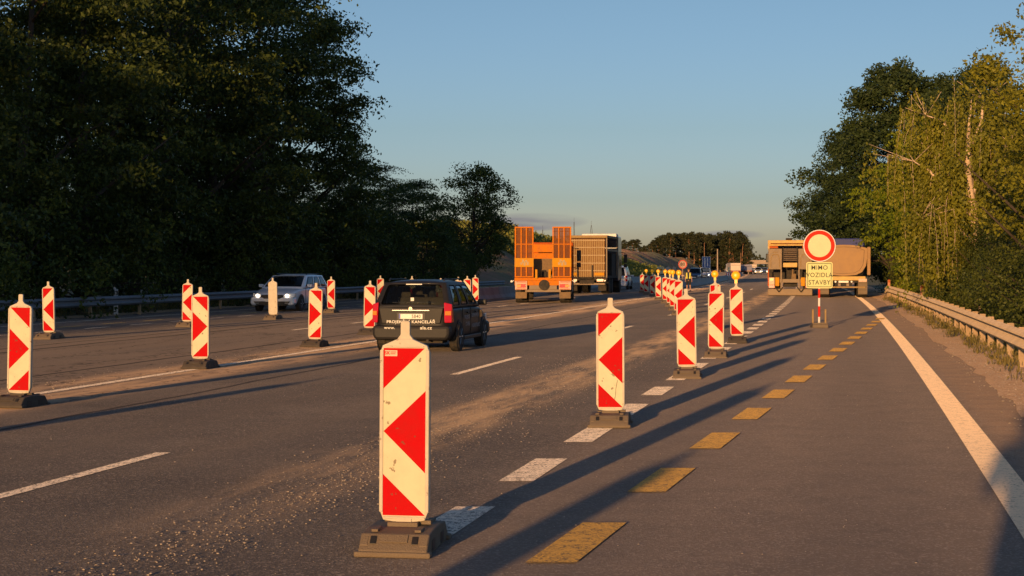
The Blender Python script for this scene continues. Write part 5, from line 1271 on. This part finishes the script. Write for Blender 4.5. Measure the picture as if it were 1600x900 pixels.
def lorry(px, y, w, z0py, z1py, label, m, mc, side=.15):
    r = empty('box_lorry', (X(px, y), y, 0), -heading(230) + side); tag(r, label, 'lorry', 'queue of lorries far ahead')
    zt = Zh(z0py, y); zb = 1.0
    MB().b2(-w / 2, w / 2, 0, 7.5, zb, zt).build('box_body', m, r, bevel=.04)
    MB().b2(-w / 2 + .1, w / 2 - .1, -.03, -.005, zt - .55, zt - .48).build('door_bar', M['chassis'], r)
    MB().b2(-w / 2, w / 2, -.05, .05, .75, .95).build('rear_bumper', M['hazard'], r)
    for sx in (-1, 1): MB().b2(sx * w * .38 - .2, sx * w * .38 + .2, -.08, -.051, .77, .92).build('tail_light', M['red_lens'], r)
    MB().b2(-.5, .5, 0, 9.8, .55, .98).build('chassis', M['chassis'], r)
    cab(r, 7.8, w / 2, zt - .25, mc, mirror=False); twheels(r, (1.4, 8.8), w / 2, .48)
lorry(1149.5, 445, 2.5, 411, 430, 'cream box lorry, leftmost and largest of the far queue', M['lorry_box'], M['white_plastic'])
lorry(1160.5, 470, 1.9, 413.5, 430, 'lower cream lorry next to the largest one in the far queue', M['lorry_box'], M['white_plastic'])
lorry(1169, 455, 1.3 * 1.5, 413.5, 430, 'lorry with grey-blue tarpaulin back in the far queue', M['lorry_blue'], M['white_plastic'])
lorry(1177.5, 470, 1.7, 413, 430, 'narrow cream box lorry at the right of the far queue', M['lorry_box'], M['white_plastic'])

# ------------------------------------------------------------------ people
def skin_figure(root, joints, edges, name, m, sub=2):
    me = bpy.data.meshes.new(name); names = list(joints)
    me.from_pydata([joints[k][:3] for k in names], [(names.index(a), names.index(b)) for a, b in edges], []); me.materials.append(m)
    o = link(bpy.data.objects.new(name, me), root)
    md = o.modifiers.new('skin', 'SKIN'); md.use_smooth_shade = True
    for i, k in enumerate(names):
        r_ = joints[k][3]; sv = me.skin_vertices[0].data[i]; sv.radius = r_ if isinstance(r_, tuple) else (r_, r_); sv.use_root = (i == 0)
    s = o.modifiers.new('sub', 'SUBSURF'); s.levels = sub; s.render_levels = sub
    return o
def person(loc, rz, label, hscale, top_m, leg_m, legs_bare=False, arms_up=False, vest=None):
    r = empty('person', loc, rz); tag(r, label, 'person'); r.scale = (hscale,) * 3
    J = dict(pel=(0, 0, .94, (.15, .11)), waist=(0, 0, 1.08, (.13, .10)), chest=(0, .01, 1.30, (.17, .12)), neckb=(0, 0, 1.46, (.07, .065)), neck=(0, .01, 1.53, .055), head1=(0, .02, 1.62, (.075, .09)), head2=(0, .02, 1.70, (.072, .088)))
    E = [('pel', 'waist'), ('waist', 'chest'), ('chest', 'neckb'), ('neckb', 'neck'), ('neck', 'head1'), ('head1', 'head2')]
    for s, n in ((-1, 'l'), (1, 'r')):
        J['hip' + n] = (s * .09, 0, .86, .085); J['knee' + n] = (s * .12, .02, .49, .058); J['ank' + n] = (s * .13, -.01, .10, .04); J['toe' + n] = (s * .14, .14, .035, (.04, .03))
        E += [('pel', 'hip' + n), ('hip' + n, 'knee' + n), ('knee' + n, 'ank' + n), ('ank' + n, 'toe' + n)]
        J['sh' + n] = (s * .18, 0, 1.42, .058)
        if arms_up: J['el' + n] = (s * .25, .06, 1.17, .045); J['wr' + n] = (s * .10, .26, 1.38, .03); J['ha' + n] = (s * .06, .31, 1.45, (.035, .02))
        else: J['el' + n] = (s * .23, -.01, 1.14, .042); J['wr' + n] = (s * .25, .04, .90, .03); J['ha' + n] = (s * .25, .06, .80, (.035, .02))
        E += [('chest', 'sh' + n), ('sh' + n, 'el' + n), ('el' + n, 'wr' + n), ('wr' + n, 'ha' + n)]
    body = skin_figure(r, J, E, 'body', M['skin'])
    def tubecloth(name, segs, m):
        mb = MB()
        for a, b, ra, rb in segs: mb.tube(a, b, ra, rb, 14)
        return mb.build(name, m, r, smooth=True)
    j = lambda k: Vector(J[k][:3])
    MB().lathe([(.11, .86), (.165, .90), (.15, 1.08), (.19, 1.28), (.19, 1.40), (.10, 1.475), (.07, 1.49)], 18).build('jacket', top_m, r, smooth=True).scale = (1.05, .78, 1)
    tubecloth('sleeves', [(j('sh' + n), j('el' + n), .072, .058) for n in 'lr'] + ([(j('el' + n), j('wr' + n), .058, .042) for n in 'lr'] if not legs_bare else []), top_m)
    sg = []
    for n in 'lr':
        sg.append((j('hip' + n) + Vector((0, 0, .08)), j('knee' + n), .105, .078))
        if not legs_bare: sg.append((j('knee' + n), j('ank' + n), .078, .055))
    tubecloth('shorts' if legs_bare else 'trousers', sg, leg_m)
    for n in 'lr':
        a = j('ank' + n); MB().box((a.x, .06, .04), (.095, .27, .08)).build('shoe', M['black_plastic'], r, bevel=.03)
        hnd = j('ha' + n); wr = j('wr' + n); d = (hnd - wr).normalized(); side = Vector((1, 0, 0)) if not arms_up else Vector((0, .2, 1)).normalized()
        fb = MB()
        for q, ln in enumerate((.065, .075, .07, .055)):
            b0 = hnd + side * (q - 1.5) * .018 + d * .01; k1 = b0 + d * ln * .55 + Vector((0, .008, 0)); fb.tube(b0, k1, .009, .008, 6); fb.tube(k1, k1 + (d + Vector((0, .5, -.1))).normalized() * ln * .45, .008, .006, 6)
        fb.tube(hnd - side * .03 - d * .03, hnd - side * .055 + d * .02, .010, .008, 6)
        fb.build('fingers', M['skin'], body)
    MB().lathe([(.06, -.02), (.098, .02), (.100, .07), (.07, .115), (.01, .13)], 16, c=(0, .005, 1.66)).build('hair', M['hair'], r, smooth=True)
    f = MB()
    for s in (-1, 1): f.box((s * .032, .112, 1.665), (.022, .012, .010))
    f.build('eyes', M['sign_black'], body); MB().prismx([(.10, 1.655), (.135, 1.62), (.10, 1.615)], -.012, .012).build('nose', M['skin'], body); MB().box((0, .108, 1.59), (.045, .012, .010)).build('mouth', M['truck_red'], body)
    for s in (-1, 1): MB().box((s * .082, .01, 1.65), (.018, .035, .055)).build('ear', M['skin'], body, bevel=.006)
    if vest:
        v = MB()
        for s in (-1, 1): v.prism([(s * .05, .98), (s * .17, .98), (s * .18, 1.40), (s * .09, 1.46)], .150, .156)
        v.prism([(-.19, .98), (.19, .98), (.20, 1.40), (-.20, 1.40)], -.158, -.152); v.b2(-.2, -.19, -.152, .15, .98, 1.3).b2(.19, .2, -.152, .15, .98, 1.3).build('vest', vest, r)
        MB().b2(-.20, .20, -.166, -.160, .99, 1.05).build('reflective_band', M['white_plastic'], r)
    return r
ph = person((-.13, -.42, 0), 0, 'person in dark clothes standing on the shoulder lane taking the picture with a phone', 1.0, M['leather'], M['denim'], arms_up=True)
y_ = 121; person((X(1076, y_), y_, 0), R(165), 'worker in yellow vest and dark shorts standing on the road beyond the third beacon', .88, M['leather'], M['denim'], legs_bare=True, vest=M['vest'])

# ------------------------------------------------------------------ loose stones
def stones():
    g = np.random.default_rng(33); P = []; S = []
    def put(n, f, smin, smax):
        for _ in range(n):
            o, y = f(); P.append((xe(y) + o, y)); S.append(smin + (smax - smin) * g.uniform() ** 2.2)
    put(6500, lambda: (lambda y: (-4.85 - .035 * max(0, y - 12) * .8 + g.normal() * (.15 + .013 * y), y))(8.4 + 24 * g.uniform() ** 1.0), .0025, .0108)
    put(900, lambda: (g.uniform(-9, .8), 8.3 + 20 * g.uniform() ** 1.3), .003, .008)
    put(1500, lambda: (-11.6 + g.normal() * .35, 19 + 22 * g.uniform()), .004, .014)
    put(3500, lambda: (1.25 + g.normal() * .32, 14 + 50 * g.uniform() ** 1.3), .006, .022)
    n = len(P); P = np.array(P); S = np.array(S)
    base = np.array([(1, 0, 0), (-1, 0, 0), (0, 1, 0), (0, -1, 0), (0, 0, .8), (0, 0, -.8)], float); F_ = np.array([(0, 2, 4), (2, 1, 4), (1, 3, 4), (3, 0, 4), (2, 0, 5), (1, 2, 5), (3, 1, 5), (0, 3, 5)])
    V = base[None] * S[:, None, None] * g.uniform(.6, 1.35, size=(n, 6, 1)); a = g.uniform(0, 6.28, n); ca, sa = np.cos(a)[:, None], np.sin(a)[:, None]
    X_, Y_ = V[..., 0] * ca - V[..., 1] * sa, V[..., 0] * sa + V[..., 1] * ca
    V = np.stack([X_ + P[:, None, 0], Y_ + P[:, None, 1], V[..., 2] * .6 + .004 + S[:, None] * .2], -1)
    FF = (F_[None] + (np.arange(n) * 6)[:, None, None]).reshape(-1)
    me = bpy.data.meshes.new('loose_gravel'); me.vertices.add(6 * n); me.vertices.foreach_set('co', V.reshape(-1)); me.loops.add(len(FF)); me.loops.foreach_set('vertex_index', FF.astype(np.int32))
    me.polygons.add(8 * n); me.polygons.foreach_set('loop_start', np.arange(0, 24 * n, 3, dtype=np.int32)); me.polygons.foreach_set('loop_total', np.full(8 * n, 3, dtype=np.int32)); me.update(); me.validate()
    me.materials.append(leafmat('stone_chips', (.20, .16, .13), (.62, .50, .38), 0.0))
    tag(link(bpy.data.objects.new('loose_gravel', me)), 'loose stone chips scattered beside the beacons and along the shoulder', 'gravel', kind='stuff')
stones()
